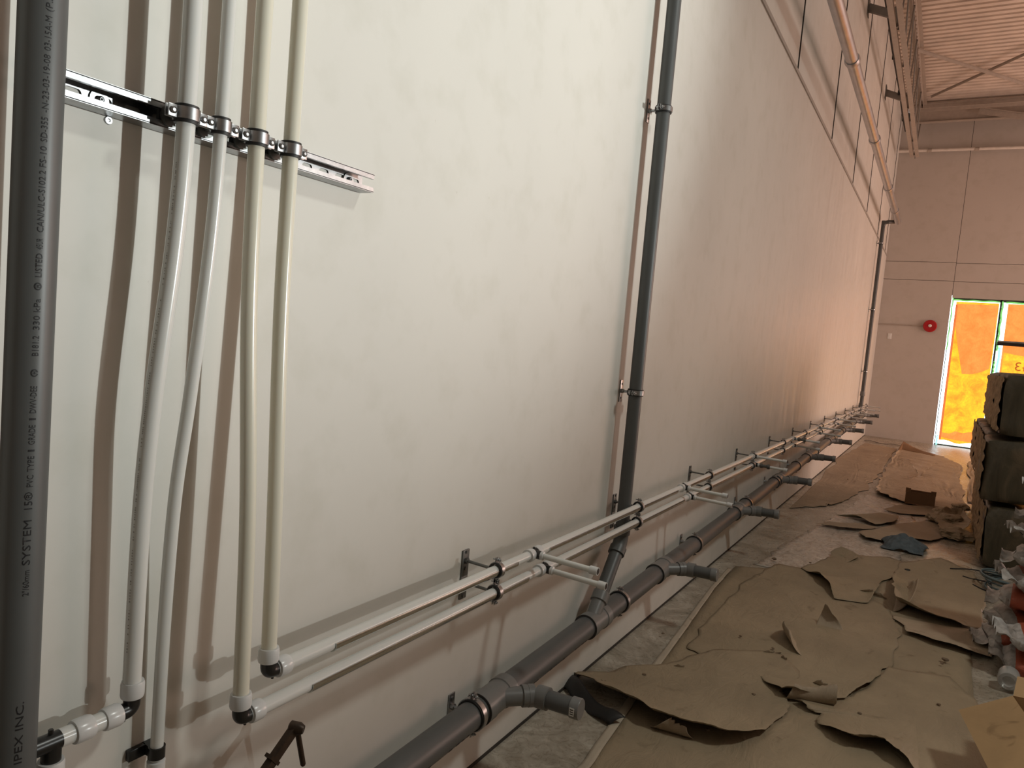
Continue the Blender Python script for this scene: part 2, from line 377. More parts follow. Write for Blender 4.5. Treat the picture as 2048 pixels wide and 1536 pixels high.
obj('bottom_fold', bm, 'glow_orange', t, 'orange fold along the bottom')
bm = wpaper([(x0-0.005, 2.80), (x0-0.005, 0.12), (x0+0.035, 0.12), (x0+0.03, 2.80)], None, None, None, YF+0.010)
obj('side_fold', bm, 'glow_red', t, 'reddish fold along the side')
t = thing('window_paper', 'orange backlit paper with yellow strip and reversed number on the right pane', 'paper', (2.6, YF+0.02, 0), 'papers over the shopfront')
bm = wpaper([(2.19, 2.86), (2.19, 0.1), (3.12, 0.1), (3.12, 2.86)], None, None, None, YF+0.034); obj('paper_sheet', bm, 'glow_orange', t)
bm = wpaper([(2.22, 1.93), (2.22, 0.2), (3.1, 0.2), (3.1, 1.86), (2.7, 1.87), (2.4, 1.90)], None, None, None, YF+0.029); obj('lower_layer', bm, 'glow_yellow', t, 'yellow single layer below the bar')
for k, (a, b) in enumerate(((3.18, 4.17), (4.23, 5.15))):
    bm = wpaper([(a, 2.86), (a, 0.1), (b, 0.1), (b, 2.86)], None, None, None, YF+0.03)
    bmesh.ops.translate(bm, vec=(0, 0, 0), verts=bm.verts)
    whole('window_paper', bm, 'glow_orange', ('backlit orange paper over the third window pane, hidden behind the stacked bundles', 'backlit orange paper over the last window pane at the right end')[k], 'paper', (a, YF+0.03, 0.1), 'papers over the shopfront')
def text_mesh(s, size, ext=0.0):
    cu = bpy.data.curves.new('lettering', 'FONT'); cu.body = s; cu.size = size; cu.resolution_u = 2; cu.extrude = ext
    o = bpy.data.objects.new('lettering', cu); COL.objects.link(o)
    bpy.context.view_layer.update()
    me = bpy.data.meshes.new_from_object(o.evaluated_get(bpy.context.evaluated_depsgraph_get()))
    bm = bmesh.new(); bm.from_mesh(me); bpy.data.objects.remove(o); bpy.data.curves.remove(cu); bpy.data.meshes.remove(me); return bm
bm = text_mesh('43', 0.24)
for v in bm.verts: v.co = Vector((2.69-v.co.x*1.1-0.02, YF+0.026, 1.60+v.co.y))
obj('reversed_number', bm, 'print', t, 'dark reversed number 43')
# tapes
def tape(x0, x1, z0, z1, mat, label, y=YF+0.005):
    bm = NB()
    def f(u, v): return Vector((x0+(x1-x0)*u+0.006*math.sin(v*23+x0*9), y+0.002*math.sin(v*40), z0+(z1-z0)*v))
    sheet(bm, f, 2, 30); whole('masking_tape', bm, mat, label, 'tape', ((x0+x1)/2, y, z0), solid=0.0008)
def tapeh(x0, x1, z0, z1, mat, label, y=YF+0.005):
    bm = NB()
    def f(u, v): return Vector((x0+(x1-x0)*v, y+0.002*math.sin(v*40), z0+(z1-z0)*u+0.006*math.sin(v*17)))
    sheet(bm, f, 2, 30); whole('masking_tape', bm, mat, label, 'tape', ((x0+x1)/2, y, z0), solid=0.0008)
tape(1.262, 1.282, 1.9, 2.93, 'tape_green', 'thin green tape down the upper left edge of the window')
tape(1.285, 1.315, 0.0, 0.2, 'tape_cyan', 'cyan tape tab at the bottom left corner of the window')
tapeh(1.27, 2.05, 2.875, 2.90, 'tape_green', 'green tape along the top of the left window pane')
tapeh(2.15, 3.1, 2.865, 2.895, 'tape_green', 'green tape along the top of the right window pane')
tape(2.085, 2.115, 1.95, 2.9, 'tape_green', 'green tape on the upper half of the window post')
tape(2.075, 2.10, 1.45, 1.75, 'tape_green', 'short bright green tape on the window post below the bar')
tape(2.125, 2.165, 0.5, 2.02, 'tape_cyan', 'long cyan tape beside the window post below the bar')

# ------------------------------------------------------------------ end wall fittings
bm = NB(); lathe(bm, (0.935, YF-0.001, 2.345), (0, -1, 0), [(0, 0.06), (0.03, 0.065), (0.035, 0.118), (0.055, 0.122), (0.07, 0.112), (0.075, 0.09), (0.062, 0.04)], 32)
t = thing('alarm_bell', 'round red alarm bell with white centre on the end wall', 'alarm bell', (0.935, YF, 2.345)); obj('gong', bm, 'red', t)
bm = NB(); lathe(bm, (0.935, YF-0.06, 2.35), (0, -1, 0), [(0, 0.032), (0.02, 0.03), (0.028, 0.015)], 20); obj('hub', bm, 'white', t, 'white centre cap')
bm = NB(); tube(bm, [(0.012, YF-0.012, 2.325), (0.45, YF-0.012, 2.335), (0.82, YF-0.012, 2.34)], 0.011, 10); whole('conduit_pipe', bm, 'joist', 'thin painted conduit running from the corner to the red alarm bell', 'conduit', (0.4, YF-0.012, 2.33))
t = thing('wall_plate', 'small white wall plate low left of the red alarm bell', 'wall plate', (0.24, YF, 2.09)); bm = NB(); box(bm, (0.24, YF-0.005, 2.09), (0.075, 0.01, 0.115), bev=0.003); obj('cover', bm, 'white', t)
bm = NB(); box(bm, (0.24, YF-0.012, 2.09), (0.02, 0.006, 0.04), bev=0.001); obj('switch', bm, 'white', t)
# sprinkler pipe along the end wall
t = thing('sprinkler_pipe', 'horizontal painted sprinkler pipe high across the end wall', 'pipe', (1.5, YF-0.1, 5.79))
bm = NB(); tube(bm, [(0.0, YF-0.1, 5.81), (4.5, YF-0.1, 5.76), (8.9, YF-0.1, 5.72)], 0.03, 16); obj('tube', bm, 'trimlight', t)
for x in (0.55, 1.35, 3.0):
    bm = NB(); lathe(bm, (x-0.035, YF-0.1, 5.805-0.011*x), (1, 0, 0), [(0, 0.03), (0.001, 0.038), (0.069, 0.038), (0.07, 0.03)], 20); obj('coupling', bm, 'joist', t)

# ------------------------------------------------------------------ roof steel
def joist(name, x, zb, y1b, label, ztop=6.60, y0=-3.9, y1=YF-0.02, wdt=0.062, gap=0.03):
    t = thing(name, label, 'joist', (x, 6, zb), 'roof joists')
    bm = NB()
    for s in (-1, 1):
        cx = x+s*(gap+wdt)/2
        box(bm, (cx, (y0+y1b)/2, zb), (wdt, y1b-y0, 0.006)); box(bm, (x+s*(gap/2+0.003), (y0+y1b)/2, zb+0.025), (0.006, y1b-y0, 0.05))
    obj('bottom_chord', bm, 'joist', t)
    bm = NB()
    for s in (-1, 1):
        cx = x+s*(gap+wdt)/2
        box(bm, (cx, (y0+y1)/2, ztop+0.03), (wdt, y1-y0, 0.006)); box(bm, (x+s*(gap/2+0.003), (y0+y1)/2, ztop), (0.006, y1-y0, 0.06))
    obj('top_chord', bm, 'joist', t)
    bm = NB(); y = y0+0.2; up = True
    while y < y1b-0.35:
        a = (x, y, zb+0.03 if up else ztop-0.02); b = (x, y+0.62, ztop-0.02 if up else zb+0.03); cyl(bm, a, b, 0.011, 8); y += 0.62; up = not up
    cyl(bm, (x, y1b-0.1, zb+0.02), (x, y1-0.1, ztop-0.02), 0.014, 8)
    obj('web', bm, 'joistd', t); return t
joist('roof_joist', 0.345, 5.46, 15.9, 'open web roof joist running along the top of the left wall', 6.56)
joist('roof_joist', 2.75, 5.46, 15.9, 'second open web roof joist, right of the one along the wall', 6.56)
joist('roof_joist', 5.15, 5.46, 15.9, 'third open web roof joist over the middle of the hall', 6.56)
# bridging between joists
def bridge(a, b, label, s=0.028):
    bm = NB(); bar(bm, a, b, s, 0.005); bar(bm, (a[0], a[1], a[2]-s/2), (b[0], b[1], b[2]-s/2), 0.005, s)
    return whole('bridging_angle', bm, 'joist', label, 'brace', a, 'joist bridging')
bridge((0.36, 13.3, 6.50), (2.72, 16.38, 6.50), 'flat steel brace under the roof deck slanting away to the right', 0.05)
bridge((0.50, 15.9, 6.58), (2.72, 12.95, 6.58), 'flat steel brace under the roof deck crossing the other one', 0.04)
bridge((0.2, 16.12, 6.42), (8.9, 16.12, 6.42), 'horizontal steel angle tying the joist ends near the end wall', 0.06)
bridge((0.0, 9.9, 6.52), (0.36, 11.0, 6.5), 'short brace from the left wall to the joist top', 0.04)
bm = NB(); box(bm, (4.6, 16.45, 6.60), (8.7, 0.10, 0.012)); box(bm, (4.6, 16.45, 6.42), (8.7, 0.012, 0.36)); box(bm, (4.6, 16.45, 6.25), (8.7, 0.10, 0.012))
whole('roof_beam', bm, 'joist', 'deep painted steel beam across the top of the end wall', 'beam', (4.6, 16.45, 6.4))
bm = NB(); bar(bm, (1.3, 16.3, 6.42), (4.5, 16.3, 5.7), 0.09, 0.012); bar(bm, (1.3, 16.3, 6.36), (4.5, 16.3, 5.64), 0.012, 0.10)
whole('roof_brace', bm, 'joist', 'wide sloping steel brace under the beam at the end wall', 'brace', (1.3, 16.3, 6.4))
# brackets on wall that carry the bridging
for k, (y, lab) in enumerate(((9.8, 'steel wall bracket high on the wall, nearest of the two near the joist'), (12.92, 'steel wall bracket high on the wall, farther of the two near the joist'), (6.7, 'steel wall bracket above the frame edge'))):
    t = thing('wall_bracket', lab, 'bracket', (0, y, 5.735), 'upper wall brackets')
    bm = NB(); box(bm, (0.006, y, 5.735), (0.012, 0.14, 0.2)); obj('plate', bm, 'darksteel', t)
    bm = NB(); bar(bm, (0.0, y, 5.735), (0.33, y+0.02, 5.60), 0.04, 0.09); bar(bm, (0.30, y, 5.70), (0.34, y, 5.46), 0.03, 0.03, (1, 0, 0)); obj('arm', bm, 'joistd', t)
# cable and its clamps between joist and wall
bm = NB(); tube(bm, smooth([(0.20, y, 5.70+0.02*math.sin(y*2.1)) for y in range(-3, 16)], 4), 0.012, 8)
t = thing('electrical_cable', 'dark cable strung beside the joist high on the wall', 'cable', (0.2, 6, 5.7)); obj('cable_run', bm, 'groove', t)
for y in (8.2, 9.9, 11.4, 12.9, 14.3):
    bm = NB(); box(bm, (0.20, y, 5.71), (0.05, 0.05, 0.07), bev=0.01); bar(bm, (0.20, y, 5.73), (0.30, y, 5.60), 0.012, 0.012); obj('clip', bm, 'rubber', t)

# ------------------------------------------------------------------ galvanised round pipe high on wall + far stack
XG, ZG = 0.285, 4.02
t = thing('galvanised_pipe', 'long shiny galvanised pipe running high along the wall to the far corner', 'pipe', (XG, 8, ZG))
def gz(y): return ZG+0.06*(14.65-y)/8.5
bm = NB(); tube(bm, [(XG, y, gz(y)) for y in (-3.5, 3, 8, 11, 14.62)], 0.052, 28); obj('tube', bm, 'duct', t)
for y in (1.5, 4.2, 6.95, 9.4, 11.9, 13.6):
    bm = NB(); lathe(bm, (XG, y-0.05, gz(y)), (0, 1, 0), [(0, 0.05), (0.0, 0.058), (0.035, 0.064), (0.065, 0.064), (0.1, 0.058), (0.1, 0.05)], 28); obj('coupling', bm, 'duct', t)
def collar(bm, p, d, r, L=0.04, lip=0.006):
    d = Vector(d).normalized(); lathe(bm, Vector(p)-d*L/2, d, [(0, r*0.98), (0.0, r+lip), (L*0.12, r+lip*1.4), (L, r+lip), (L, r*0.98)], 32)
# far stack
XS, YS = 0.068, 14.45
t = thing('vent_stack', 'tall dark grey vent stack in the far corner, bent over at the top', 'pipe', (XS, YS, 0.6))
bm = NB(); path = [(XG+0.0, 14.62, ZG)] + [(XG-0.04, 14.62, ZG-0.0)] + arc((XS, 14.5, ZG-0.02), (-1, 0, 0), (0, 0, -1), 0.09) + [(XS, YS+0.03, 2.5), (XS, YS, 1.0)]
tube(bm, smooth(path, 3), 0.0325, 24); obj('tube', bm, 'pvc', t)
bm = NB(); collar(bm, (XS, YS, 0.95), (0, 0, 1), 0.034, 0.08); obj('coupling', bm, 'pvcfit', t)
bm = NB(); tube(bm, smooth([(XS, YS, 1.0), (XS, YS, 0.82), (XS, YS-0.05, 0.70), (XS, YS-0.09, 0.64)], 5), 0.0325, 20); obj('lower_bend', bm, 'pvc', t)

# ------------------------------------------------------------------ clamps
def std_clamp(axis_pt, r, zplate=None, name='pipe_clamp', label='', group=None, axis=(0, 1, 0), plate=(0.004, 0.032, 0.085), earside='top'):
    """split-ring clamp on a short rod from a wall plate"""
    a = Vector(axis_pt); t = thing(name, label, 'pipe clamp', (0, a.y, a.z), group)
    bm = NB(); box(bm, (0.003, a.y, a.z), plate, bev=0.001)
    for s in (-1, 1): cyl(bm, (0.004, a.y, a.z+s*plate[2]*0.32), (0.009, a.y, a.z+s*plate[2]*0.32), 0.005, 10)
    obj('wall_plate', bm, 'zinc', t)
    bm = NB(); cyl(bm, (0.004, a.y, a.z), (a.x-r, a.y, a.z), 0.006, 10); cyl(bm, (0.005, a.y, a.z), (0.016, a.y, a.z), 0.011, 6); obj('rod', bm, 'zinc', t)
    bm = NB(); ring(bm, a, axis, r+0.0005, r+0.005, 0.030, seg=40); obj('rubber_liner', bm, 'rubber', t)
    bm = NB(); ring(bm, a, axis, r+0.0045, r+0.0085, 0.020, seg=40); obj('band', bm, 'zinc', t)
    for s in (-1, 1):
        bm = NB(); e = Vector((0, 0, s)) if axis[1] else Vector((0, s, 0)); c = a+e*(r+0.016)
        for k in (-1, 1): box(bm, c+Vector((k*0.005, 0, 0)), (0.0025, 0.02, 0.02))
        cyl(bm, c+Vector((-0.018, 0, 0)), c+Vector((0.020, 0, 0)), 0.003, 8); cyl(bm, c+Vector((0.008, 0, 0)), c+Vector((0.014, 0, 0)), 0.0065, 6)
        obj('bolt', bm, 'zinc', t)
    return t

# ------------------------------------------------------------------ drain pipe along the wall
XP, RP = 0.085, 0.0445
def dz(y): return 0.2895+0.021*(y-2.0)
br_y = [2.14, 3.80, 5.45, 6.95, 8.60, 10.25, 11.85, 13.35]
drain = thing('drain_pipe', 'long grey drain pipe sloping along the foot of the wall with capped side outlets', 'pipe', (XP, 1.0, 0))
bm = NB(); cyl(bm, (XP, -1.0, dz(-1.0)), (XP, 14.9, dz(14.9)), RP, 40); pipe_part = obj('pipe', bm, 'pvc', drain)
ax = Vector((0, 1, 0.021)).normalized()
def drainfit(y, up=False):
    """45 degree wye on the drain: hub, body, hub"""
    bm = NB(); c = Vector((XP, y-0.115, dz(y-0.115)))
    lathe(bm, c-ax*0.075, ax, [(0, RP*0.99), (0, RP+0.0075), (0.045, RP+0.0075), (0.047, RP+0.004), (0.13, RP+0.004), (0.132, RP+0.0075), (0.175, RP+0.0075), (0.175, RP*0.99)], 40)
    return bm, c
def outlet(y, L=0.155):
    c = Vector((XP, y-0.115, dz(y-0.115))); d45 = Vector((1, 1, 0.02)).normalized()
    bm, _ = drainfit(y); j = Vector((XP+0.105, y, dz(y)+0.004)); s = j-d45*0.148
    lathe(bm, s, d45, [(0, 0.0305), (0.10, 0.0305), (0.10, 0.036), (0.142, 0.036), (0.142, 0.030)], 32)
    f = obj('wye_fitting', bm, 'pvcfit', drain)
    bm = NB(); ring(bm, c-ax*0.0755, ax, RP*0.995, RP+0.0082, 0.002, seg=40); sub('joint_line', bm, 'pvcdark', drain, f)
    bm = NB(); d = Vector((1, 0.03, 0.03)).normalized()
    tube(bm, [j-d45*0.02]+arc(j, d45, d, 0.02, 6)+[j+d*0.03], 0.0315, 28)
    lathe(bm, j-d45*0.028, d45, [(0, 0.031), (0, 0.037), (0.022, 0.037), (0.022, 0.031)], 32)
    lathe(bm, j+d*0.008, d, [(0, 0.031), (0, 0.0375), (0.04, 0.0375), (0.04, 0.031)], 32); obj('elbow', bm, 'pvcfit', drain)
    bm = NB(); cyl(bm, j+d*0.03, j+d*L, 0.0302, 32); obj('outlet_pipe', bm, 'pvc', drain)
    bm = NB(); lathe(bm, j+d*(L-0.02), d, [(0, 0.0305), (0, 0.0345), (0.028, 0.0345), (0.031, 0.0325), (0.031, 0.028)], 32); cp = obj('end_cap', bm, 'pvcfit', drain)
    return cp, j+d*(L-0.006), d
for k, y in enumerate(br_y):
    cp, e, d = outlet(y)
    if k == 0:
        side = Vector((0.0, -1, 0.02)).normalized()
        bm = NB(); box(bm, e+side*0.0348+Vector((-0.0005, 0, 0.0)), (0.017, 0.0012, 0.026)); st = sub('sticker', bm, 'white', drain, cp, 'small white printed sticker')
        bm = NB()
        for q in range(3): box(bm, e+side*0.0356+Vector((-0.0005, 0, 0.007-0.007*q)), (0.011, 0.0008, 0.003))
        sub('sticker_print', bm, 'ink', drain, cp)
# last outlet at far end, a plain bend
cp, e, d = outlet(14.75)
# wye for the near stack: points up along the wall
YW = 2.84
bm, c = drainfit(YW+0.115)
d45 = Vector((0, 0.80, 0.62)).normalized()
YK = 3.11; zk = 0.60
base = Vector((XP, YW-0.03, dz(YW))); du = (Vector((XP-0.01, YK, zk))-base).normalized()
lathe(bm, base, du, [(0, 0.0305), (0.105, 0.0305), (0.107, 0.037), (0.15, 0.037), (0.15, 0.03)], 32); fz = obj('wye_fitting', bm, 'pvcfit', drain)
bm = NB(); ring(bm, c-ax*0.0755, ax, RP*0.995, RP+0.0082, 0.002, seg=40); sub('joint_line', bm, 'pvcdark', drain, fz)
# faint printing under the drain pipe
bm = NB(); rr = random.Random(3)
y = 1.0
while y < 2.7:
    L = rr.uniform(0.006, 0.02); a = math.radians(-28)
    box(bm, (XP+math.cos(a)*(RP+0.0002), y, dz(y)+math.sin(a)*(RP+0.0002)), (0.0008, L, 0.008), Matrix.Rotation(-a, 3, 'Y')); y += L+rr.uniform(0.004, 0.02)+(0.08 if rr.random() < 0.08 else 0)
sub('pipe_print', bm, 'ink', drain, pipe_part)
dc_lab = ['at the bottom edge of the photo, before the first outlet', 'just beyond the wye where the stack joins', 'between the second and third outlets', 'just beyond the third outlet', 'before the fourth outlet', 'before the fifth outlet', 'beyond the fifth outlet', 'before the sixth outlet', 'before the seventh outlet', 'before the eighth outlet', 'near the far corner']
proto = std_clamp((XP, 1.915, dz(1.915)), RP, label='steel ring clamp on the drain pipe at the bottom edge, before the first outlet', group='clamps on the drain pipe')
for k, y in enumerate((3.13, 4.30, 5.62, 6.68, 7.78, 9.0, 10.5, 11.4, 12.5, 13.75)):
    dup(proto, (0, y, dz(y)), 'steel ring clamp on the grey drain pipe '+dc_lab[k+1], 'clamps on the drain pipe')

# ------------------------------------------------------------------ near stack (grey)
XK, RK = 0.072, 0.0302
t = thing('vent_stack', 'tall dark grey vent stack standing on the drain pipe mid wall', 'pipe', (XK, YK, 0.4))
top = Vector((XK, YK, zk)); q0 = base+du*0.13
bm = NB(); cyl(bm, q0, top-du*0.03, 0.0302, 32); obj('lower_tube', bm, 'pvc', t)
bm = NB(); tube(bm, [top-du*0.04]+arc(top, du, (0, 0, 1), 0.035, 8)+[top+Vector((0, 0, 0.06))], 0.0325, 32)
lathe(bm, top-du*0.07, du, [(0, 0.030), (0, 0.0375), (0.035, 0.0375), (0.037, 0.032)], 32); lathe(bm, top+Vector((0, 0, 0.03)), (0, 0, 1), [(0, 0.032), (0.002, 0.0375), (0.04, 0.0375), (0.04, 0.030)], 32); obj('elbow', bm, 'pvc', t)
bm = NB(); cyl(bm, top+Vector((0, 0, 0.05)), (XK, YK, 4.4), RK, 40); obj('tube', bm, 'pvc', t)
kc = std_clamp((XK, YK, 1.279), RK, label='steel ring clamp holding the tall mid-wall vent stack, lower one', group='clamps on the mid-wall stack', axis=(0, 0, 1), plate=(0.004, 0.03, 0.10))
dup(kc, (0, YK, 2.521), 'steel ring clamp holding the tall mid-wall vent stack, upper one', 'clamps on the mid-wall stack')
for k, (y, z) in enumerate(((YS+0.02, 3.62), (YS+0.0, 2.45), (YS, 1.35))):
    lab = 'dark ring clamp on the far corner stack, %s' % ('topmost', 'middle one', 'lowest')[k]
    if k == 0: kf = std_clamp((XS, y, z), 0.0325, label=lab, group='clamps on the far stack', axis=(0, 0, 1), plate=(0.004, 0.03, 0.10))
    else: dup(kf, (0, y, z), lab, 'clamps on the far stack')

# ------------------------------------------------------------------ near left big pipe with lettering
XL, YL, RL = 0.076, 0.574, 0.0312
t = thing('vent_stack', 'dark grey printed plastic pipe standing at the left edge of the photo', 'pipe', (XL, YL, 0))
bm = NB(); cyl(bm, (XL, YL, 0.1), (XL, YL, 3.2), RL, 64); obj('tube', bm, 'pvc', t)
def hit_cyl(px, py):
    d = ray(px, py); o = Vector((CAM.x-XL, CAM.y-YL)); dd = Vector((d.x, d.y)); a = dd.dot(dd); b = 2*o.dot(dd); c = o.dot(o)-RL*RL; D = max(0.0, b*b-4*a*c)
    s = (-b-math.sqrt(D))/(2*a); p = CAM+d*s; return math.atan2(p.y-YL, p.x-XL), p.z
def pipe_text(s, p0, p1, h=0.0085):
    """p0/p1: where the word starts and ends on the pipe's face, bottom to top"""
    a0, z0 = hit_cyl(*p0); a1, z1 = hit_cyl(*p1)
    bm = text_mesh(s, 0.01)
    x0 = min(v.co.x for v in bm.verts); x1 = max(v.co.x for v in bm.verts); y1 = max(v.co.y for v in bm.verts)
    bmesh.ops.triangulate(bm, faces=bm.faces)
    bmesh.ops.subdivide_edges(bm, edges=[e for e in bm.edges if e.calc_length() > 0.0025], cuts=2)
    for v in bm.verts:
        u = (v.co.x-x0)/(x1-x0); hh = v.co.y/0.0072*h
        th = TH-hh/RL; z = z0+(z1-z0)*u
        v.co = Vector((XL+math.cos(th)*(RL+0.0004), YL+math.sin(th)*(RL+0.0004), z))
    return bm
TH = hit_cyl(66, 975)[0]
for s, p0, p1 in (('IPEX INC.', (38, 1527), (48, 1403)), ('2"/60mm', (47, 1193), (53, 1141)), ('SYSTEM', (55, 1130), (60, 1040)), ('15\u00ae', (57, 1019), (61, 984)), ('PVC', (61, 974), (63, 950)), ('TYPE', (64, 943), (67, 912)), ('I', (68, 903), (68, 899)), ('GRADE', (69, 889), (71, 850)), ('I', (72, 840), (72, 836)), ('DWV-DEE', (73, 826), (77, 772)), ('B181.2', (77, 712), (79, 672)), ('330 kPa', (80, 660), (84, 598)), ('LISTED', (85, 555), (88, 508)), ('45UR', (88, 500), (90, 478)), ('CAN/ULC-S102.2', (90, 466), (95, 343)), ('FS-10', (95, 336), (98, 295)), ('SD-355', (98, 286), (101, 237)), ('-N-23-03-19-08', (101, 227), (107, 113)), ('03-15A-M', (107, 105), (111, 37)), ('(P.A.)', (111, 27), (113, -20))):
    obj('pipe_lettering', pipe_text(s, p0, p1, 0.0105 if s == 'SYSTEM' or s.startswith('IPEX') or s.startswith('15') else 0.0085), 'ink', t, 'black printed lettering reading %s' % ('company name' if s.startswith('IPEX') else s), 180)
for (px, py), kind in (((68, 746), 'c'), ((78, 573), 'u')):
    a0, z0 = hit_cyl(px, py); bm = NB()
    def P3(u, v): th = TH-0.0042/RL-(v)/RL; return Vector((XL+math.cos(th)*(RL+0.0004), YL+math.sin(th)*(RL+0.0004), z0+u))
    n = 28
    for i in range(n):
        t0, t1 = 2*PI*i/n, 2*PI*(i+1)/n
        if kind == 'c' and 20 <= i <= 21: continue
        vv = [bm.verts.new(P3(math.cos(q)*r*1.15, math.sin(q)*r)) for q, r in ((t0, 0.0034), (t1, 0.0034), (t1, 0.0048), (t0, 0.0048))]; bm.faces.new(vv)
    for u in (-0.0015, 0.0012):
        vv = [bm.verts.new(P3(u+a, b)) for a, b in ((0, -0.0025), (0.001, -0.0025), (0.001, 0.0025), (0, 0.0025))]; bm.faces.new(vv)
    vv = [bm.verts.new(P3(a, b)) for a, b in ((-0.002, -0.0005), (0.0022, -0.0005), (0.0022, 0.0005), (-0.002, 0.0005))]; bm.faces.new(vv)
    obj('certification_mark', bm, 'ink', t, 'small round black certification mark', 180)

# ------------------------------------------------------------------ strut rail on the wall
ZS0, ZS1, YS0, YS1, DS = 1.800, 1.840, 0.615, 1.333, 0.041
rail = thing('strut_rail', 'galvanised slotted steel channel fixed level on the wall behind the ivory pipes', 'rail', (0, (YS0+YS1)/2, (ZS0+ZS1)/2))
bm = NB(); zc = (ZS0+ZS1)/2
# back with slots
cell = 0.05; y = YS1-0.022-cell/2; ncell = int((YS1-YS0)/cell)
def loop_rect(cy, w, h, n=24):
    out = []
    for i in range(n):
        a = 2*PI*i/n; c, s = math.cos(a), math.sin(a); k = 1/max(abs(c)/(w/2), abs(s)/(h/2)); out.append(Vector((0.0035, cy+c*k, zc+s*k)))
    return out
def loop_slot(cy, w, h, n=24):
    out = []
    for i in range(n):
        a = 2*PI*i/n; c, s = math.cos(a), math.sin(a); x = max(-1, min(1, c*1.7)); out.append(Vector((0.0035, cy+(w/2-h/2)*(1 if c > 0.02 else -1 if c < -0.02 else 0)+c*h/2, zc+s*h/2)))
    return out
edge = YS1
k = 0; y = YS1
faces = []
while y-cell > YS0-0.001:
    cy = y-cell/2; loft(bm, [loop_rect(cy, cell, ZS1-ZS0), loop_slot(cy, 0.029, 0.014)], cap=(False, False)); y -= cell
box(bm, (0.0035, (y+YS0)/2, zc), (0.001, max(0.001, y-YS0), ZS1-ZS0))
for z in (ZS0, ZS1):
    s = 1 if z == ZS0 else -1
    box(bm, (DS/2, (YS0+YS1)/2, z), (DS, YS1-YS0, 0.0024)); box(bm, (DS-0.0012, (YS0+YS1)/2, z+s*0.0045), (0.0024, YS1-YS0, 0.0095)); box(bm, (DS-0.004, (YS0+YS1)/2, z+s*0.0092), (0.0075, YS1-YS0, 0.002))
obj('channel', bm, 'zinc', rail)
for py, pz in ((1.285, zc), (0.70, zc)):
    bm = NB(); lathe(bm, (0.0045, py, pz), (1, 0, 0), [(0, 0.016), (0.002, 0.016), (0.002, 0.006), (0.007, 0.0055), (0.009, 0.003)], 24); w_ = obj('washer', bm, 'zinc', rail)
    bm = NB(); cyl(bm, (0.013, py, pz), (0.0145, py, pz), 0.002, 8); sub('screw', bm, 'rubber', rail, w_)
bm = NB(); lathe(bm, (0, at_x(216, 241, 0).y, at_x(216, 241, 0).z), (1, 0, 0), [(0, 0.007), (0.003, 0.006), (0.003, 0.003), (0.0015, 0.002)], 16)
p = at_x(216, 241, 0); whole('wall_screw', bm, 'zinc', 'small screw head in the wall just below the slotted steel channel', 'screw', p)

# ------------------------------------------------------------------ ivory vertical pipes
RW = 0.0155
def strut_clamp(y, r, label):
    t = thing('pipe_clamp', label, 'pipe clamp', (XV, y, zc), 'clamps on the slotted rail')
    a = Vector((XV, y, zc+0.001))
    bm = NB(); ring(bm, a, (0, 0, 1), r+0.0003, r+0.0045, 0.030); obj('rubber_liner', bm, 'rubber', t)
    bm = NB(); ring(bm, a, (0, 0, 1), r+0.004, r+0.0068, 0.020); obj('band', bm, 'zinc', t)
    for s in (-1, 1):
        bm = NB(); c = a+Vector((0.0, s*(r+0.014), 0))
        box(bm, c+Vector((0.0045, 0, 0)), (0.003, 0.017, 0.021), bev=0.001); box(bm, c+Vector((-0.0035, 0, 0)), (0.003, 0.017, 0.021), bev=0.001)
        e = obj('ear', bm, 'zinc', t)
        bm = NB(); cyl(bm, c+Vector((-0.014, 0, 0)), c+Vector((0.010, 0, 0)), 0.003, 8); lathe(bm, c+Vector((0.006, 0, 0)), (1, 0, 0), [(0, 0.006), (0.003, 0.006), (0.0045, 0.004), (0.003, 0.0022)], 14); sub('bolt', bm, 'zinc', t, e)
    bm = NB(); cyl(bm, (DS, y-0.004, zc), (DS+0.006, y-0.004, zc), 0.018, 24); cyl(bm, (DS, y-0.004, zc), (XV-r-0.003, y-0.004, zc), 0.007, 6); box(bm, (DS-0.01, y-0.004, zc), (0.008, 0.03, 0.02)); obj('channel_nut', bm, 'darksteel', t)
    return t
XV = 0.082
clamp_px = [((372, 250), RW), ((441, 270), 0.0118), ((513, 290), RW), ((581, 310), RW)]
YT = [at_x(a[0], a[1], XV).y for a, _ in clamp_px]
pos_lab = ['first from the left', 'second from the left, narrowest', 'third from the left', 'rightmost']
for (a, r), y, l in zip(clamp_px, YT, pos_lab): strut_clamp(y, r, 'bright steel clamp on the slotted channel, %s' % l)
def elbow_thing(t, corner, din, dout, r, L=0.03):
    """black elbow body with two white collars"""
    c = Vector(corner); din = Vector(din).normalized(); dout = Vector(dout).normalized()
    bm = NB(); tube(bm, [c-din*0.03]+arc(c, din, dout, 0.014, 8)+[c+dout*0.03], r*0.98, 24); e = obj('elbow', bm, 'black', t)
    bm = NB(); cyl(bm, c+dout*0.014+(din*0.9)*r*0.9, c+dout*0.014+(din)*(r+0.004), 0.003, 6); sub('nib', bm, 'black', t, e)
    for p, d in ((c-din*0.037, -din), (c+dout*0.037, dout)):
        bm = NB(); lathe(bm, p-d*0.014, d, [(0, r), (0, r*1.28), (0.004, r*1.36), (0.024, r*1.36), (0.029, r*1.26), (0.029, r)], 32); obj('collar', bm, 'collar', t)
X4 = 0.122
def uz(y): return 0.7625-0.0028*(y-1.9)
def lz(y): return 0.6915-0.0022*(y-1.9)
E4 = Vector((X4, 1.030, uz(1.03))); E3 = Vector((X4, 0.966, lz(0.966)))
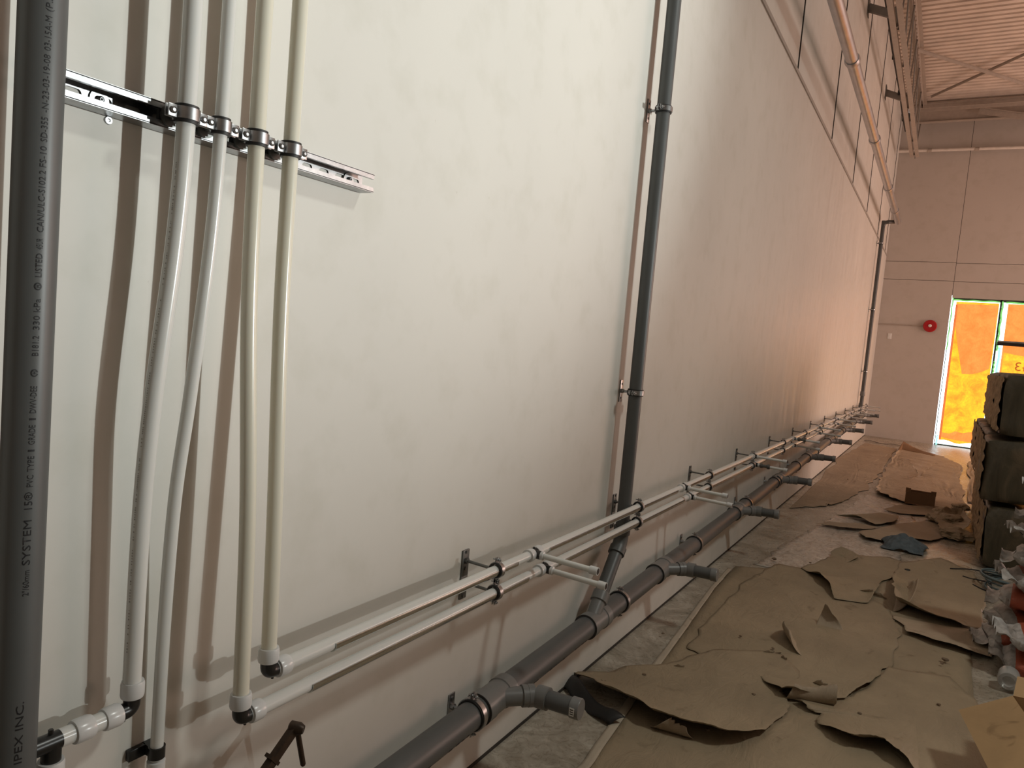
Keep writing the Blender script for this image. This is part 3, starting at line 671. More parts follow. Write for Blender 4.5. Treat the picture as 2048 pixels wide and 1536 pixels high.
paths = [
 [(XV, YT[0], 3.0), (XV, YT[0]+0.001, 2.2), (XV, YT[0], zc), (0.078, 0.800, 1.6), (0.072, 0.779, 1.33), (0.062, 0.775, 1.12), (0.056, 0.777, 0.812)],
 [(XV, YT[1]+0.01, 3.0), (XV, YT[1]+0.004, 2.2), (XV, YT[1], zc), (0.078, 0.870, 1.6), (0.066, 0.855, 1.33), (0.052, 0.846, 1.14), (0.038, 0.848, 0.9), (0.033, 0.850, 0.66), (0.033, 0.850, 0.5)],
 [(XV, YT[2]+0.004, 3.0), (XV, YT[2], 2.2), (XV, YT[2], zc), (0.09, 0.955, 1.5), (0.11, 0.965, 1.1), (X4, 0.966, E3.z+0.035)],
 [(XV, YT[3]-0.004, 3.0), (XV, YT[3], 2.2), (XV, YT[3], zc), (0.09, 1.034, 1.5), (0.11, 1.032, 1.1), (X4, 1.030, E4.z+0.035)]]
t1 = thing('water_pipe', 'ivory plastic water pipe, leftmost of the four under the slotted channel, leaning left', 'pipe', (0.1, 0.75, 0.8), 'ivory water pipes')
bm = NB(); tube(bm, smooth(paths[0], 8), RW, 32); tb = obj('tube', bm, 'pexw', t1)
# faint print on pipe 1
bm = NB(); P1 = smooth(paths[0], 60); rr = random.Random(5)
for i in range(140, len(P1)-12):
    if rr.random() < 0.36: continue
    p = P1[i]; a = math.radians(-118); box(bm, p+Vector((math.cos(math.radians(-75)), math.sin(math.radians(-75)), 0))*(RW+0.0001), (0.0022, 0.0006, rr.uniform(0.001, 0.0028)), Matrix.Rotation(math.radians(15), 3, 'Z'))
sub('pipe_print', bm, 'faintink', t1, tb, 'faint grey line of print')
EC = Vector((0.056, 0.779, 0.768)); elbow_thing(t1, EC, (0, 0, -1), (0, -1, 0), RW*0.95)
bm = NB(); tube(bm, [EC+Vector((0, -0.03, 0)), EC+Vector((0, -0.125, 0))], RW, 28); obj('cross_tube', bm, 'pexw', t1)
TC = Vector((0.056, 0.642, 0.768))
bm = NB(); cyl(bm, TC+Vector((0, 0.04, 0)), TC+Vector((0, -0.03, 0)), RW*0.98, 24); cyl(bm, TC, TC-Vector((0, 0, 0.04)), RW*0.98, 24); cyl(bm, TC+Vector((0, -0.002, 0)), TC+Vector((0, -0.002, 0.022)), 0.004, 6); obj('tee', bm, 'black', t1)
for p, d in ((TC+Vector((0, 0.048, 0)), Vector((0, 1, 0))), (TC-Vector((0, 0, 0.045)), Vector((0, 0, -1)))):
    bm = NB(); lathe(bm, p-d*0.014, d, [(0, RW), (0, RW*1.25), (0.004, RW*1.33), (0.026, RW*1.33), (0.031, RW*1.22), (0.031, RW)], 32); obj('collar', bm, 'collar', t1)
bm = NB(); tube(bm, [TC-Vector((0, 0, 0.05)), TC-Vector((0, 0, 0.4))], RW, 28); obj('lower_tube', bm, 'pexw', t1)
t2 = thing('water_pipe', 'thinnest ivory water pipe, second from the left, slanting down to the black clip', 'pipe', (0.033, 0.85, 0.5), 'ivory water pipes')
bm = NB(); tube(bm, smooth(paths[1], 8), 0.0118, 28); obj('tube', bm, 'pexw', t2)
bm = NB(); lathe(bm, (0.033, 0.850, 0.60), (0, 0, 1), [(0, 0.0118), (0, 0.0165), (0.028, 0.0165), (0.03, 0.0118)], 28); obj('collar', bm, 'collar', t2)
p = at_x(318, 1500, 0.033)
t = thing('pipe_clip', 'black plastic clip holding the thinnest ivory pipe to the wall at the bottom', 'clip', (0, 0.85, p.z))
bm = NB(); ring(bm, (0.033, 0.85, p.z), (0, 0, 1), 0.0120, 0.0155, 0.022); box(bm, (0.010, 0.85, p.z), (0.02, 0.02, 0.02)); obj('band', bm, 'black', t)
bm = NB(); box(bm, (0.006, 0.826, p.z-0.001), (0.012, 0.036, 0.022), bev=0.002); obj('left_tab', bm, 'black', t)
bm = NB(); box(bm, (0.006, 0.874, p.z+0.018), (0.012, 0.012, 0.03), bev=0.002); obj('right_tab', bm, 'black', t)

def channel_run(t, y0, y1, zf, r):
    """half-round galvanised support channel snapped under the pipe"""
    bm = NB(); n = 18; ro = r+0.0032; ri = r+0.0004; rings = []
    for y in (y0, y1):
        out = []; a0, a1 = math.radians(-205), math.radians(18)
        for i in range(n+1): a = a0+(a1-a0)*i/n; out.append(Vector((X4+math.cos(a)*ro, y, zf(y)+math.sin(a)*ro)))
        for i in range(n, -1, -1): a = a0+(a1-a0)*i/n; out.append(Vector((X4+math.cos(a)*ri, y, zf(y)+math.sin(a)*ri)))
        rings.append(out)
    loft(bm, rings); obj('support_channel', bm, 'galv', t)
def supply(E, zf, tees, idx, lab_v, lab):
    t = thing('water_pipe', lab_v, 'pipe', tuple(E), 'ivory water pipes')
    bm = NB(); tube(bm, smooth(paths[idx], 8), RW, 32); obj('tube', bm, 'pex', t)
    elbow_thing(t, E, (0, 0, -1), (0, 1, 0), RW)
    h = thing('supply_pipe', lab, 'pipe', (X4, 2, zf(2)), 'supply pipes along the wall')
    edges = [E.y+0.03]+[y for y in tees]+[15.0]
    bm = NB(); cyl(bm, (X4, E.y+0.02, zf(E.y)), (X4, 15.0, zf(15.0)), RW, 28); obj('tube', bm, 'pexw', h)
    for k in range(len(edges)-1):
        a = edges[k]+(0.15 if k == 0 else 0.115); b = edges[k+1]-(0.13 if k < len(edges)-2 else 0.02)
        if k >= 1: a = edges[k]+0.09
        channel_run(h, a, b, zf, RW)
    for k, y in enumerate(tees):
        c = Vector((X4, y, zf(y)))
        bm = NB(); cyl(bm, c+Vector((0, -0.03, 0)), c+Vector((0, 0.03, 0)), RW*1.08, 24); cyl(bm, c, c+Vector((0.03, 0, 0)), RW*0.95, 20)
        for s in ((0, 0, 1), (-1, 0, 0)): cyl(bm, c, c+Vector(s)*(RW*1.5), 0.003, 6)
        obj('tee', bm, 'black', h)
        for s in (-1, 1):
            bm = NB(); d = Vector((0, s, 0)); lathe(bm, c+d*0.012, d, [(0, RW), (0, RW*1.3), (0.02, RW*1.42), (0.028, RW*1.38), (0.030, RW)], 28); obj('collar', bm, 'collar', h)
        bm = NB(); lathe(bm, c+Vector((0.018, 0, 0)), (1, 0, 0), [(0, 0.011), (0, 0.0145), (0.022, 0.0145), (0.024, 0.011)], 24); obj('branch_collar', bm, 'collar', h)
        bm = NB(); e = c+Vector((0.225, 0.0, -0.004)); tube(bm, [c+Vector((0.03, 0, 0)), e], 0.0095, 20); obj('branch_tube', bm, 'pexw', h)
        bm = NB(); d = Vector((1, 0, -0.02)).normalized(); lathe(bm, e-d*0.014, d, [(0, 0.0095), (0, 0.0135), (0.028, 0.0135), (0.028, 0.0095), (0.020, 0.009)], 24); ec = obj('end_collar', bm, 'collar', h)
        bm = NB(); cyl(bm, e+d*0.0139, e+d*0.0143, 0.0105, 20); sub('opening', bm, 'rubber', h, ec)
        if k in (2, 3) and ((k == 2) == (idx == 2)):
            bm = NB(); lathe(bm, c+Vector((0.045, 0, 0)), (1, 0, 0), [(0, 0.011), (0.002, 0.017), (0.02, 0.017), (0.022, 0.012), (0.05, 0.012), (0.052, 0.018), (0.07, 0.018), (0.072, 0.011)], 16); obj('stop_valve', bm, 'darksteel', h, 'dark grey stop valve')
supply(E4, uz, [2.163, 3.82, 5.50, 7.15, 8.75, 10.4, 12.0, 13.5, 14.7], 3, 'ivory plastic water pipe, rightmost of the four, ending in the upper black elbow', 'upper of the two thin pipes running along the wall')
supply(E3, lz, [2.246, 3.95, 5.56, 7.20, 8.80, 10.45, 12.05, 13.5, 14.8], 2, 'ivory plastic water pipe, third from the left, ending in the lower black elbow', 'lower of the two thin pipes running along the wall')

# brackets for supply pipes
def supply_bracket(y, label):
    t = thing('pipe_bracket', label, 'bracket', (0, y, uz(y)), 'double brackets for the supply pipes')
    zu, zl = uz(y), lz(y)
    bm = NB(); box(bm, (0.003, y, 0.5*(zu+zl)+0.045-0.015), (0.005, 0.036, 0.085), bev=0.001); box(bm, (0.003, y, 0.5*(zu+zl)-0.05), (0.005, 0.036, 0.075), bev=0.001)
    for dz_ in (0.066, 0.012, -0.025, -0.078): cyl(bm, (0.005, y, 0.5*(zu+zl)+dz_), (0.009, y, 0.5*(zu+zl)+dz_), 0.0055, 12)
    obj('wall_plate', bm, 'darksteel', t)
    for z in (zu, zl):
        bm = NB(); cyl(bm, (0.004, y, z+0.002), (X4-RW-0.004, y, z), 0.0048, 10); cyl(bm, (0.004, y, z+0.002), (0.014, y, z+0.002), 0.010, 6); obj('rod', bm, 'darksteel', t)
        bm = NB(); ring(bm, (X4, y, z), (0, 1, 0), RW+0.0034, RW+0.008, 0.024); obj('rubber_liner', bm, 'rubber', t)
        bm = NB(); ring(bm, (X4, y, z), (0, 1, 0), RW+0.0075, RW+0.0105, 0.016); bd = obj('band', bm, 'zinc', t)
        for s in (-1, 1):
            bm = NB(); c = Vector((X4, y, z+s*(RW+0.0165)))
            for k in (-1, 1): box(bm, c+Vector((k*0.004, 0, 0)), (0.002, 0.014, 0.014))
            cyl(bm, c+Vector((-0.016, 0, 0)), c+Vector((0.013, 0, 0)), 0.0024, 8); cyl(bm, c+Vector((0.005, 0, 0)), c+Vector((0.010, 0, 0)), 0.005, 8)
            sub('bolt', bm, 'zinc', t, bd)
    return t
bl = ['nearest, before the first pair of branches', 'just behind the mid-wall vent stack', 'beyond the second pair of branches', 'at the third pair of branches', 'beyond the third pair of branches', 'beyond the fourth pair of branches', 'at the fifth pair of branches', 'eighth along from the near end', 'ninth along from the near end', 'tenth along from the near end', 'second from the far corner', 'last, in the far corner']
pb = supply_bracket(1.927, 'steel double bracket holding the two supply pipes, '+bl[0])
for k, y in enumerate((3.16, 4.34, 5.50, 6.70, 7.87, 9.04, 10.21, 11.39, 12.54, 13.71, 14.77)):
    dup(pb, (0, y, uz(y)), 'steel double bracket holding the two supply pipes, '+bl[k+1], 'double brackets for the supply pipes')

# pry bar wedged behind the drain pipe
t = thing('pry_bar', 'rusty brown steel bar with cross peg leaning by the wall at the bottom', 'tool', (0.11, 0.8, 0.33))
A = Vector((0.10, 1.137, 0.588)); Bp = Vector((0.115, 0.79, 0.335))
bm = NB(); bar(bm, A, Bp, 0.016, 0.02); obj('shaft', bm, 'rust', t)
bm = NB(); lathe(bm, A-Vector((0.012, 0.004, -0.004)), (1, 0.5, -0.15), [(0, 0.008), (0.003, 0.013), (0.024, 0.014), (0.034, 0.009)], 16); obj('head', bm, 'rust', t)
q = at_x(606, 1528, 0.105); bm = NB(); tube(bm, [A+Vector((0.004, 0.006, -0.004)), q], 0.0062, 12); lathe(bm, q, q-A, [(-0.001, 0.006), (0.003, 0.005), (0.006, 0.001)], 12); obj('peg', bm, 'rust', t)
bm = NB(); c = A+(Bp-A)*0.17; bar(bm, c+Vector((0, 0.010, -0.010)), c+Vector((0, -0.012, 0.016)), 0.02, 0.008); obj('notch', bm, 'rust', t)

# ------------------------------------------------------------------ floor coverings
def fl(px, py): p = at_z(px, py, 0.0); return Vector((p.x, p.y, 0))
def paper(name, pts, label, z=0.006, mat='paper', lift=(), wave=0.004, cat='paper sheet', group='brown floor papers', jag=0.012, rings_=9, seed=0, ripple=0.0, centre=None):
    """pts: outline on the floor (x, y). lift: list of (index, height, curl) peaks along the outline"""
    n0 = len(pts); P = [Vector((p[0], p[1], 0)) for p in pts]; out = []; lf = []; rr = random.Random(seed); K = 10
    for i in range(n0):
        a, b = P[i], P[(i+1) % n0]
        for k in range(K):
            t = k/K; q = a.lerp(b, t); nrm = Vector((-(b-a).y, (b-a).x, 0)); nrm.normalize() if nrm.length else None
            q = q+nrm*(noise.noise(Vector((q.x*9+seed, q.y*9, 3)))*jag*2.0+rr.uniform(-1, 1)*jag*0.25)
            out.append(q); u = i+t; h = 0
            for (j, hh, wd) in lift:
                d = min(abs(u-j), n0-abs(u-j)); h += hh*math.exp(-(d/wd)**2)
            lf.append(h*1.15)
    c = sum(out, Vector())/len(out) if centre is None else Vector((centre[0], centre[1], 0)); bm = NB(); loops = []
    for r in range(rings_+1):
        s = 1-(r/(rings_+0.6))**1.25; row = []
        for q, h in zip(out, lf):
            p = c+(q-c)*s; dist = (q-p).length
            zz = z+h*math.exp(-dist/0.09)+wave*(0.5+0.5*noise.noise(Vector((p.x*3.1+seed, p.y*3.1, seed))))+wave*0.35*(1+noise.noise(Vector((p.x*11, p.y*11, seed))))
            if ripple: zz += ripple*(0.5+0.5*math.sin(p.y*34+3*noise.noise(Vector((p.x*2, p.y*1.2, seed)))+p.x*2))*(0.4+0.6*abs(noise.noise(Vector((p.x*1.4, p.y*1.4, 5)))*2))
            row.append(bm.verts.new(Vector((p.x, p.y, zz))))
        loops.append(row)
    N_ = len(out)
    for a, b in zip(loops, loops[1:]):
        for i in range(N_): bm.faces.new((a[i], a[(i+1) % N_], b[(i+1) % N_], b[i]))
    cv = bm.verts.new((c.x, c.y, z+wave*0.5))
    for i in range(N_): bm.faces.new((loops[-1][i], loops[-1][(i+1) % N_], cv))
    return whole(name, bm, mat, label, cat, (c.x, c.y, 0), group, 60, solid=0.0012)
def px2(L): return [tuple(fl(*p))[:2] for p in L]
# base paper layer: big strip
def strip(name, left, right, label, z, mat, seed, cat='paper sheet', group='brown floor papers', wave=0.003, jag=0.01, nu=60, nv=16):
    """floor strip between two polylines running away from the camera"""
    def along(P, t):
        t *= len(P)-1; i = min(len(P)-2, int(t)); k = t-i; return Vector((P[i][0]*(1-k)+P[i+1][0]*k, P[i][1]*(1-k)+P[i+1][1]*k, 0))
    bm = NB()
    def f(u, v):
        p = along(left, u).lerp(along(right, u), v); e = 1 if v in (0, 1) or u in (0, 1) else 0
        p = p+Vector((noise.noise(Vector((p.x*8+seed, p.y*8, 1))), noise.noise(Vector((p.x*8, p.y*8+seed, 2))), 0))*jag*e
        return Vector((p.x, p.y, z+wave*(0.5+0.5*noise.noise(Vector((p.x*3, p.y*3, seed))))+wave*0.4*(1+noise.noise(Vector((p.x*12, p.y*12, seed))))))
    sheet(bm, f, nu, nv); c = along(left, 0.5).lerp(along(right, 0.5), 0.5)
    return whole(name, bm, mat, label, cat, (c.x, c.y, 0), group, 60, solid=0.0012)
strip('floor_paper', [(0.20, 1.0), (0.31, 2.33), (0.26, 3.0), (0.155, 4.6), (0.15, 5.2)], [(1.5, 1.0), (1.5, 2.4), (1.52, 3.4), (1.545, 4.9), (1.56, 6.2)], 'widest flat brown paper covering the floor in the foreground', 0.002, 'paper', 1, nu=80, nv=24)
strip('floor_paper', [(1.70, 1.0), (1.74, 3.2), (1.73, 4.2)], [(3.2, 1.0), (3.3, 3.0), (2.8, 4.3)], 'flat brown paper under the cardboard box at the lower right', 0.002, 'paper2', 9)
strip('floor_tape', [(0.235, 1.4), (0.30, 2.33), (0.245, 3.0), (0.135, 4.6), (0.118, 5.1)], [(0.275, 1.4), (0.335, 2.33), (0.28, 3.0), (0.165, 4.6), (0.145, 5.1)], 'pale tape strip along the edge of the brown floor paper', 0.0075, 'tape', 2, 'tape', None, 0.0015, 0.004, 60, 3)
def filmmat():  # pale glossy film, added to brighten the shiny patch of bare floor
    m, nt, b = newmat('pale shine film'); v = coords(nt, (1.5, 1, 1)); f = noisen(nt, v, 8, 6, 0.7, 2.5); g = noisen(nt, coords(nt), 3, 3)
    nt.links.new(ramp(nt, f, [(0.35, (0.26, 0.22, 0.18)), (0.6, (0.56, 0.50, 0.43))]), b.inputs['Base Color'])
    nt.links.new(ramp(nt, g, [(0.35, 0.10), (0.65, 0.35)]), b.inputs['Roughness']); bump(nt, f, b, 0.6, 0.012); return m
M['film'] = filmmat()
strip('shine_film', [(0.24, 5.35), (0.32, 6.2), (0.50, 7.6), (0.66, 9.3)], [(0.95, 5.7), (1.15, 6.6), (1.2, 7.8), (1.1, 9.0)], 'shiny crinkled film added to brighten the bare floor left of the blue cloth', 0.0015, 'film', 14, 'shine film', None, 0.002, 0.05, 60, 20)
# lower-left torn sheet, black lifted front edge
paper('floor_paper', px2([(1142, 1358), (1200, 1402), (1290, 1455), (1380, 1488), (1455, 1503), (1530, 1478), (1560, 1440), (1583, 1420), (1560, 1390), (1600, 1350), (1560, 1310), (1440, 1305), (1330, 1332), (1200, 1350)]), 'torn brown sheet with curled front edge, nearest the wall', 0.014, 'paper', lift=((1, 0.035, 1.0), (2.2, 0.05, 1.2), (3.6, 0.04, 1.0), (4.4, 0.02, 0.8)), seed=3, wave=0.005, centre=tuple(fl(1420, 1395))[:2])
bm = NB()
pa = [fl(*p) for p in ((1140, 1362), (1165, 1395), (1200, 1425), (1240, 1450))]  # black strip laid in as the shade of the gap under the lifted edge
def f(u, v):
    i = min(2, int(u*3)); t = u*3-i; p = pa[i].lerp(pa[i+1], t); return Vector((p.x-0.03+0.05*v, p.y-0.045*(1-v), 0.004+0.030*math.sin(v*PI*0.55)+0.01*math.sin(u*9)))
sheet(bm, f, 14, 5); whole('gap_shade_strip', bm, 'rubber', 'black strip painting the shaded gap under the corner of the torn sheet by the wall', 'tape', tuple(pa[1]), solid=0.001)
# curled flap on it
def curl(name, p0, p1, r, turns, label, mat='paper2', back=0.1, z0=0.014, taper=0.3):
    """a torn tongue of paper hinged on the line p0-p1, rising and rolling over, narrower towards its tip"""
    p0 = Vector(p0); p1 = Vector(p1); d = p1-p0; L = d.length; d.normalize(); s = Vector((-d.y, d.x, 0)); bm = NB(); m = (p0+p1)/2
    def f(u, v):
        th = v*turns; wd = 1-(1-taper)*v**1.5
        rr_ = r*(1+0.25*math.sin(u*3+r*90)); jag = 0.010*noise.noise(Vector((u*7, v*4, r*50)))*(1 if v > 0.8 else 0.4)
        return m+d*((u-0.5)*L*wd+jag+0.12*L*v)-s*(rr_*math.sin(th))+Vector((0, 0, z0-0.006*(1-v)+rr_*(1-math.cos(th))+jag*v))
    sheet(bm, f, 18, 12); return whole(name, bm, mat, label, 'paper scrap', tuple(p0), 'curled paper scraps', 60, solid=0.001)
curl('paper_scrap', fl(1300, 1455), fl(1385, 1480), 0.030, 2.4, 'curled torn tongue on the front sheet nearest the wall')
# middle sheet
paper('floor_paper', px2([(1560, 1402), (1600, 1410), (1660, 1412), (1705, 1398), (1750, 1372), (1785, 1330), (1800, 1270), (1780, 1225), (1735, 1195), (1650, 1150), (1555, 1130), (1490, 1165), (1400, 1262), (1375, 1300), (1420, 1322), (1500, 1345)]), 'large central torn sheet with rolled front edge', 0.007, 'paper', lift=((0.3, 0.05, 0.7), (1.2, 0.035, 0.8), (2.5, 0.012, 1.0), (3.6, 0.02, 0.7)), seed=4, wave=0.005, centre=tuple(fl(1590, 1290))[:2], rings_=14)
curl('paper_scrap', fl(1562, 1398), fl(1662, 1412), 0.042, 2.9, 'rolled paper edge at the front of the central sheet', taper=0.8)
curl('paper_scrap', fl(1622, 1368), fl(1662, 1385), 0.016, 2.2, 'small torn curl right above the rolled edge of the central sheet')
curl('paper_scrap', fl(1585, 1262), fl(1612, 1318), 0.075, 1.7, 'tall pointed paper tongue standing up in the central sheet', back=0.12)
curl('paper_scrap', fl(1690, 1268), fl(1632, 1254), 0.055, 2.2, 'arched paper curl to the right of the pointed tongue')
curl('paper_scrap', fl(1515, 1308), fl(1552, 1312), 0.010, 2.0, 'small curl left of the central rolled edge')
curl('paper_scrap', fl(1338, 1336), fl(1372, 1342), 0.010, 2.0, 'small dark curl above the front sheet')
curl('paper_scrap', fl(1563, 1318), fl(1578, 1330), 0.012, 2.0, 'tiny torn curl below the pointed tongue')
curl('paper_scrap', fl(1192, 1368), fl(1212, 1372), 0.009, 2.0, 'tiny torn curl near the corner by the wall')
# right lower sheet
paper('floor_paper', px2([(1587, 1412), (1612, 1428), (1642, 1434), (1636, 1458), (1660, 1480), (1705, 1502), (1760, 1512), (1800, 1536), (1840, 1580), (1990, 1580), (1960, 1420), (1900, 1360), (1780, 1340), (1700, 1400)]), 'wide sheet at lower centre with ragged lifted left edge', 0.012, 'paper', lift=((0.5, 0.02, 0.6), (4.2, 0.03, 1.0), (5.6, 0.04, 1.0), (7, 0.04, 1.0)), seed=5, wave=0.004, centre=tuple(fl(1830, 1450))[:2])
# upper sheets
paper('floor_paper', px2([(1630, 1160), (1662, 1190), (1668, 1204), (1735, 1212), (1748, 1195), (1760, 1170), (1830, 1140), (1780, 1118), (1680, 1112), (1600, 1140)]), 'torn sheet with a black gap under its left corner, behind the central sheet', 0.012, 'paper', lift=((0.3, 0.05, 0.6), (1.2, 0.03, 0.6), (4, 0.02, 0.8)), seed=6, wave=0.005)
paper('floor_paper', px2([(1782, 1165), (1786, 1228), (1830, 1240), (1880, 1252), (1925, 1262), (1962, 1262), (1975, 1200), (1950, 1150), (1880, 1120), (1800, 1130)]), 'right-hand sheet with long lifted front edge below the blue cloth', 0.014, 'paper', lift=((0.6, 0.06, 0.7), (1.5, 0.05, 0.8), (2.6, 0.03, 1.0), (3.6, 0.02, 0.6)), seed=7, wave=0.006)
paper('floor_paper', px2([(1786, 1236), (1812, 1272), (1860, 1290), (1930, 1312), (1985, 1322), (1995, 1290), (1960, 1265), (1880, 1255), (1830, 1244)]), 'sheet layer showing below the right-hand sheet, with a thin black edge', 0.010, 'paper2', lift=((1.5, 0.018, 1.0), (2.8, 0.022, 0.9)), seed=8, wave=0.004)
curl('paper_scrap', fl(1786, 1226), fl(1800, 1162), 0.10, 1.6, 'tall pale triangular flap folded up at the left end of the right-hand sheet', back=0.1, taper=0.1)
curl('paper_scrap', fl(1712, 1182), fl(1775, 1200), 0.022, 1.8, 'flat torn curl between the two rear sheets')
# shiny film area is bare floor; scraps on it
scr = [([(1632, 1052), (1680, 1062), (1730, 1064), (1760, 1060), (1720, 1050), (1660, 1047)], 'long narrow paper sliver left of the blue cloth', 0.02),
       ([(1670, 1036), (1712, 1042), (1750, 1055), (1790, 1050), (1797, 1035), (1760, 1028)], 'leaf-shaped paper scrap with a black edge, left of the blue cloth', 0.035),
       ([(1715, 1068), (1730, 1084), (1760, 1086), (1800, 1080), (1860, 1085), (1930, 1070), (1900, 1040), (1800, 1050)], 'reddish brown paper sheet around the blue cloth', 0.02),
       ([(1660, 1112), (1680, 1108), (1702, 1112), (1720, 1122), (1690, 1130), (1664, 1128)], 'small upturned scrap in front of the shiny floor', 0.04),
       ([(1766, 1022), (1800, 1014), (1850, 1016), (1905, 1020), (1880, 1036), (1800, 1030)], 'flat brown scrap under the small cardboard box', 0.012),
       ([(1868, 1048), (1885, 1040), (1925, 1036), (1940, 1060), (1920, 1085), (1880, 1070)], 'crumpled paper scrap beside the stacked bundles', 0.07)]
for k, (L, lab, h) in enumerate(scr): paper('floor_paper', px2(L), lab, 0.008, 'paper' if k % 2 else 'paper2', lift=((1, h, 1.0), (3, h*0.5, 0.8)), seed=20+k, wave=0.008 if k < 5 else 0.05)
# rippled papers farther off
paper('floor_paper', [(0.72, 9.5), (0.92, 9.15), (1.26, 9.1), (1.62, 9.3), (1.62, 12), (1.7, 13.6), (1.4, 14.7), (0.75, 14.9), (0.72, 13.2), (0.7, 11)], 'long rippled brown paper leading to the window', 0.006, 'paper2', lift=((0.5, 0.03, 0.8), (7.4, 0.02, 0.6)), seed=30, ripple=0.016, jag=0.03, rings_=26)
paper('floor_paper', [(0.10, 7.6), (0.42, 8.2), (0.62, 9.6), (0.66, 11.4), (0.70, 14.9), (0.15, 15.2), (0.03, 12)], 'smooth brown paper along the foot of the wall towards the far corner', 0.004, 'paper2', seed=31, ripple=0.004, jag=0.03, rings_=16)
paper('floor_paper', [(1.66, 9.9), (2.3, 9.9), (2.3, 14.4), (1.78, 14.4)], 'rippled paper right of the long rippled one, half hidden by the bundles', 0.006, 'paper2', seed=32, ripple=0.022, jag=0.03, rings_=20)
# propped scrap at far
bm = NB()
ps = [Vector(p) for p in ((0.73, 14.7, 0.02), (0.78, 15.05, 0.13), (0.95, 14.95, 0.06), (1.12, 14.75, 0.03), (1.3, 14.6, 0.02))]
def f(u, v):
    i = min(3, int(u*4)); t = u*4-i; p = ps[i].lerp(ps[i+1], t); return Vector((p.x, p.y-0.35*(1-v)*(1-u*0.6), 0.015+p.z*v))
sheet(bm, f, 16, 6); whole('cardboard_scrap', bm, 'cardboard_d', 'dark brown cardboard scrap propped up on the far floor before the window', 'cardboard', (0.9, 14.7, 0), solid=0.003)
bm = NB()
def f(u, v): return Vector((0.1+0.8*u, 15.6-0.15*u+0.06*v, 0.012+0.012*math.sin(u*12)))
sheet(bm, f, 14, 2); whole('cardboard_scrap', bm, 'groove', 'thin dark strip lying along the end wall near the corner', 'cardboard', (0.5, 15.6, 0), solid=0.003)
# small dark debris on the floor
deb = [(1545, 1305, 'left of the central sheet'), (1325, 1275, 'near the drain pipe'), (1480, 1280, 'on the central paper'), (1889, 1328, 'on the right foreground paper'), (1883, 1335, 'beside a larger crumb on the right foreground paper'), (1876, 1418, 'at the lower right'), (1548, 1124, 'between wall and shiny floor'), (1415, 1470, 'on the front sheet'), (1620, 1131, 'at the edge of the shiny floor'), (1814, 1146, 'below the blue cloth'), (1695, 962, 'on the far smooth paper'), (1288, 1358, 'by the wall on the front sheet'), (1506, 1398, 'on the front sheet, right part'), (1718, 1436, 'on the lower centre sheet')]
for k, (px, py, lab) in enumerate(deb):
    c = fl(px, py); s = 0.007 if k not in (3, 6, 9) else 0.014; bm = NB(); bmesh.ops.create_icosphere(bm, subdivisions=2, radius=s)
    for v in bm.verts: v.co = Vector((v.co.x*1.2, v.co.y, v.co.z*0.6))*(1+0.5*noise.noise(v.co*160+Vector((k, 0, 0))))+c+Vector((0, 0, 0.020+s*0.3))
    whole('debris_crumb', bm, 'brick' if k != 9 else 'rubber', 'small dark crumb of debris '+lab, 'debris', (c.x, c.y, 0.02), 'crumbs on the floor')

# blue cloth
c = fl(1806, 1096); bm = NB()
def f(u, v):
    x = (u-0.5)*2; y = (v-0.5)*2; r = math.sqrt(x*x+y*y); th = math.atan2(y, x)
    k = 0.95+0.08*math.sin(th*3+0.6)+0.04*math.sin(th*5)
    h = max(0, 1-r/1.05)**0.75
    z = 0.095*h*(1+0.35*noise.noise(Vector((x*2.1, y*2.1, 1))))+0.014*(1+noise.noise(Vector((x*5, y*5, 4))))*h**0.3
    return Vector((c.x+x*0.17*k, c.y+y*0.20*k, 0.014+z))
sheet(bm, f, 36, 36); whole('cloth_rag', bm, 'cloth', 'crumpled blue grey cloth lying on the floor papers', 'cloth', (c.x, c.y, 0), ang=180, solid=0.003)
# small open cardboard box, side on
c = fl(1838, 1014); t = thing('cardboard_box', 'small dark brown open cardboard box standing on the far papers', 'box', (c.x, c.y, 0.01))
bm = NB(); W, D_, H = 0.28, 0.18, 0.15
for s in (-1, 1): box(bm, (c.x+s*W/2, c.y+D_/2, 0.015+H/2), (0.004, D_, H)); box(bm, (c.x, c.y+D_/2+s*D_/2, 0.015+H/2), (W, 0.004, H-0.03))
box(bm, (c.x, c.y+D_/2, 0.017), (W, D_, 0.004)); obj('body', bm, 'cardboard_d', t)
for s in (-1, 1): bm = NB(); box(bm, (c.x+s*(W/2-0.02), c.y, 0.015+H), (0.05, 0.004, 0.05), Matrix.Rotation(s*0.2, 3, 'Z')); obj('flap', bm, 'cardboard_d', t)

# foreground cardboard box with open flap
hd = Vector((0.18, -0.98, 0)).normalized(); pd = Vector((0.98, 0.18, 0)).normalized()
c2 = Vector((1.605, 3.314, 0.30)); t = thing('cardboard_box', 'open cardboard box at the lower right corner with its flap folded out', 'box', (c2.x, c2.y, 0.008))
def quadp(bm, a, b, c_, d, th):
    n = (b-a).cross(d-a).normalized()*th; vs_ = [bm.verts.new(p) for p in (a, b, c_, d, a+n, b+n, c_+n, d+n)]
    for q in ((0, 3, 2, 1), (4, 5, 6, 7), (0, 1, 5, 4), (1, 2, 6, 5), (2, 3, 7, 6), (3, 0, 4, 7)): bm.faces.new([vs_[i] for i in q])
bm = NB(); Z0 = Vector((0, 0, 0.292)); LW, LL = 0.42, 0.62
a = c2; b = c2+hd*LL; c_ = b+pd*LW; d = a+pd*LW
for p, q in ((a, b), (b, c_), (c_, d), (d, a)): quadp(bm, p-Z0, q-Z0, q, p, 0.004)
quadp(bm, a-Z0, d-Z0, c_-Z0, b-Z0, 0.004); obj('body', bm, 'cardboard', t)
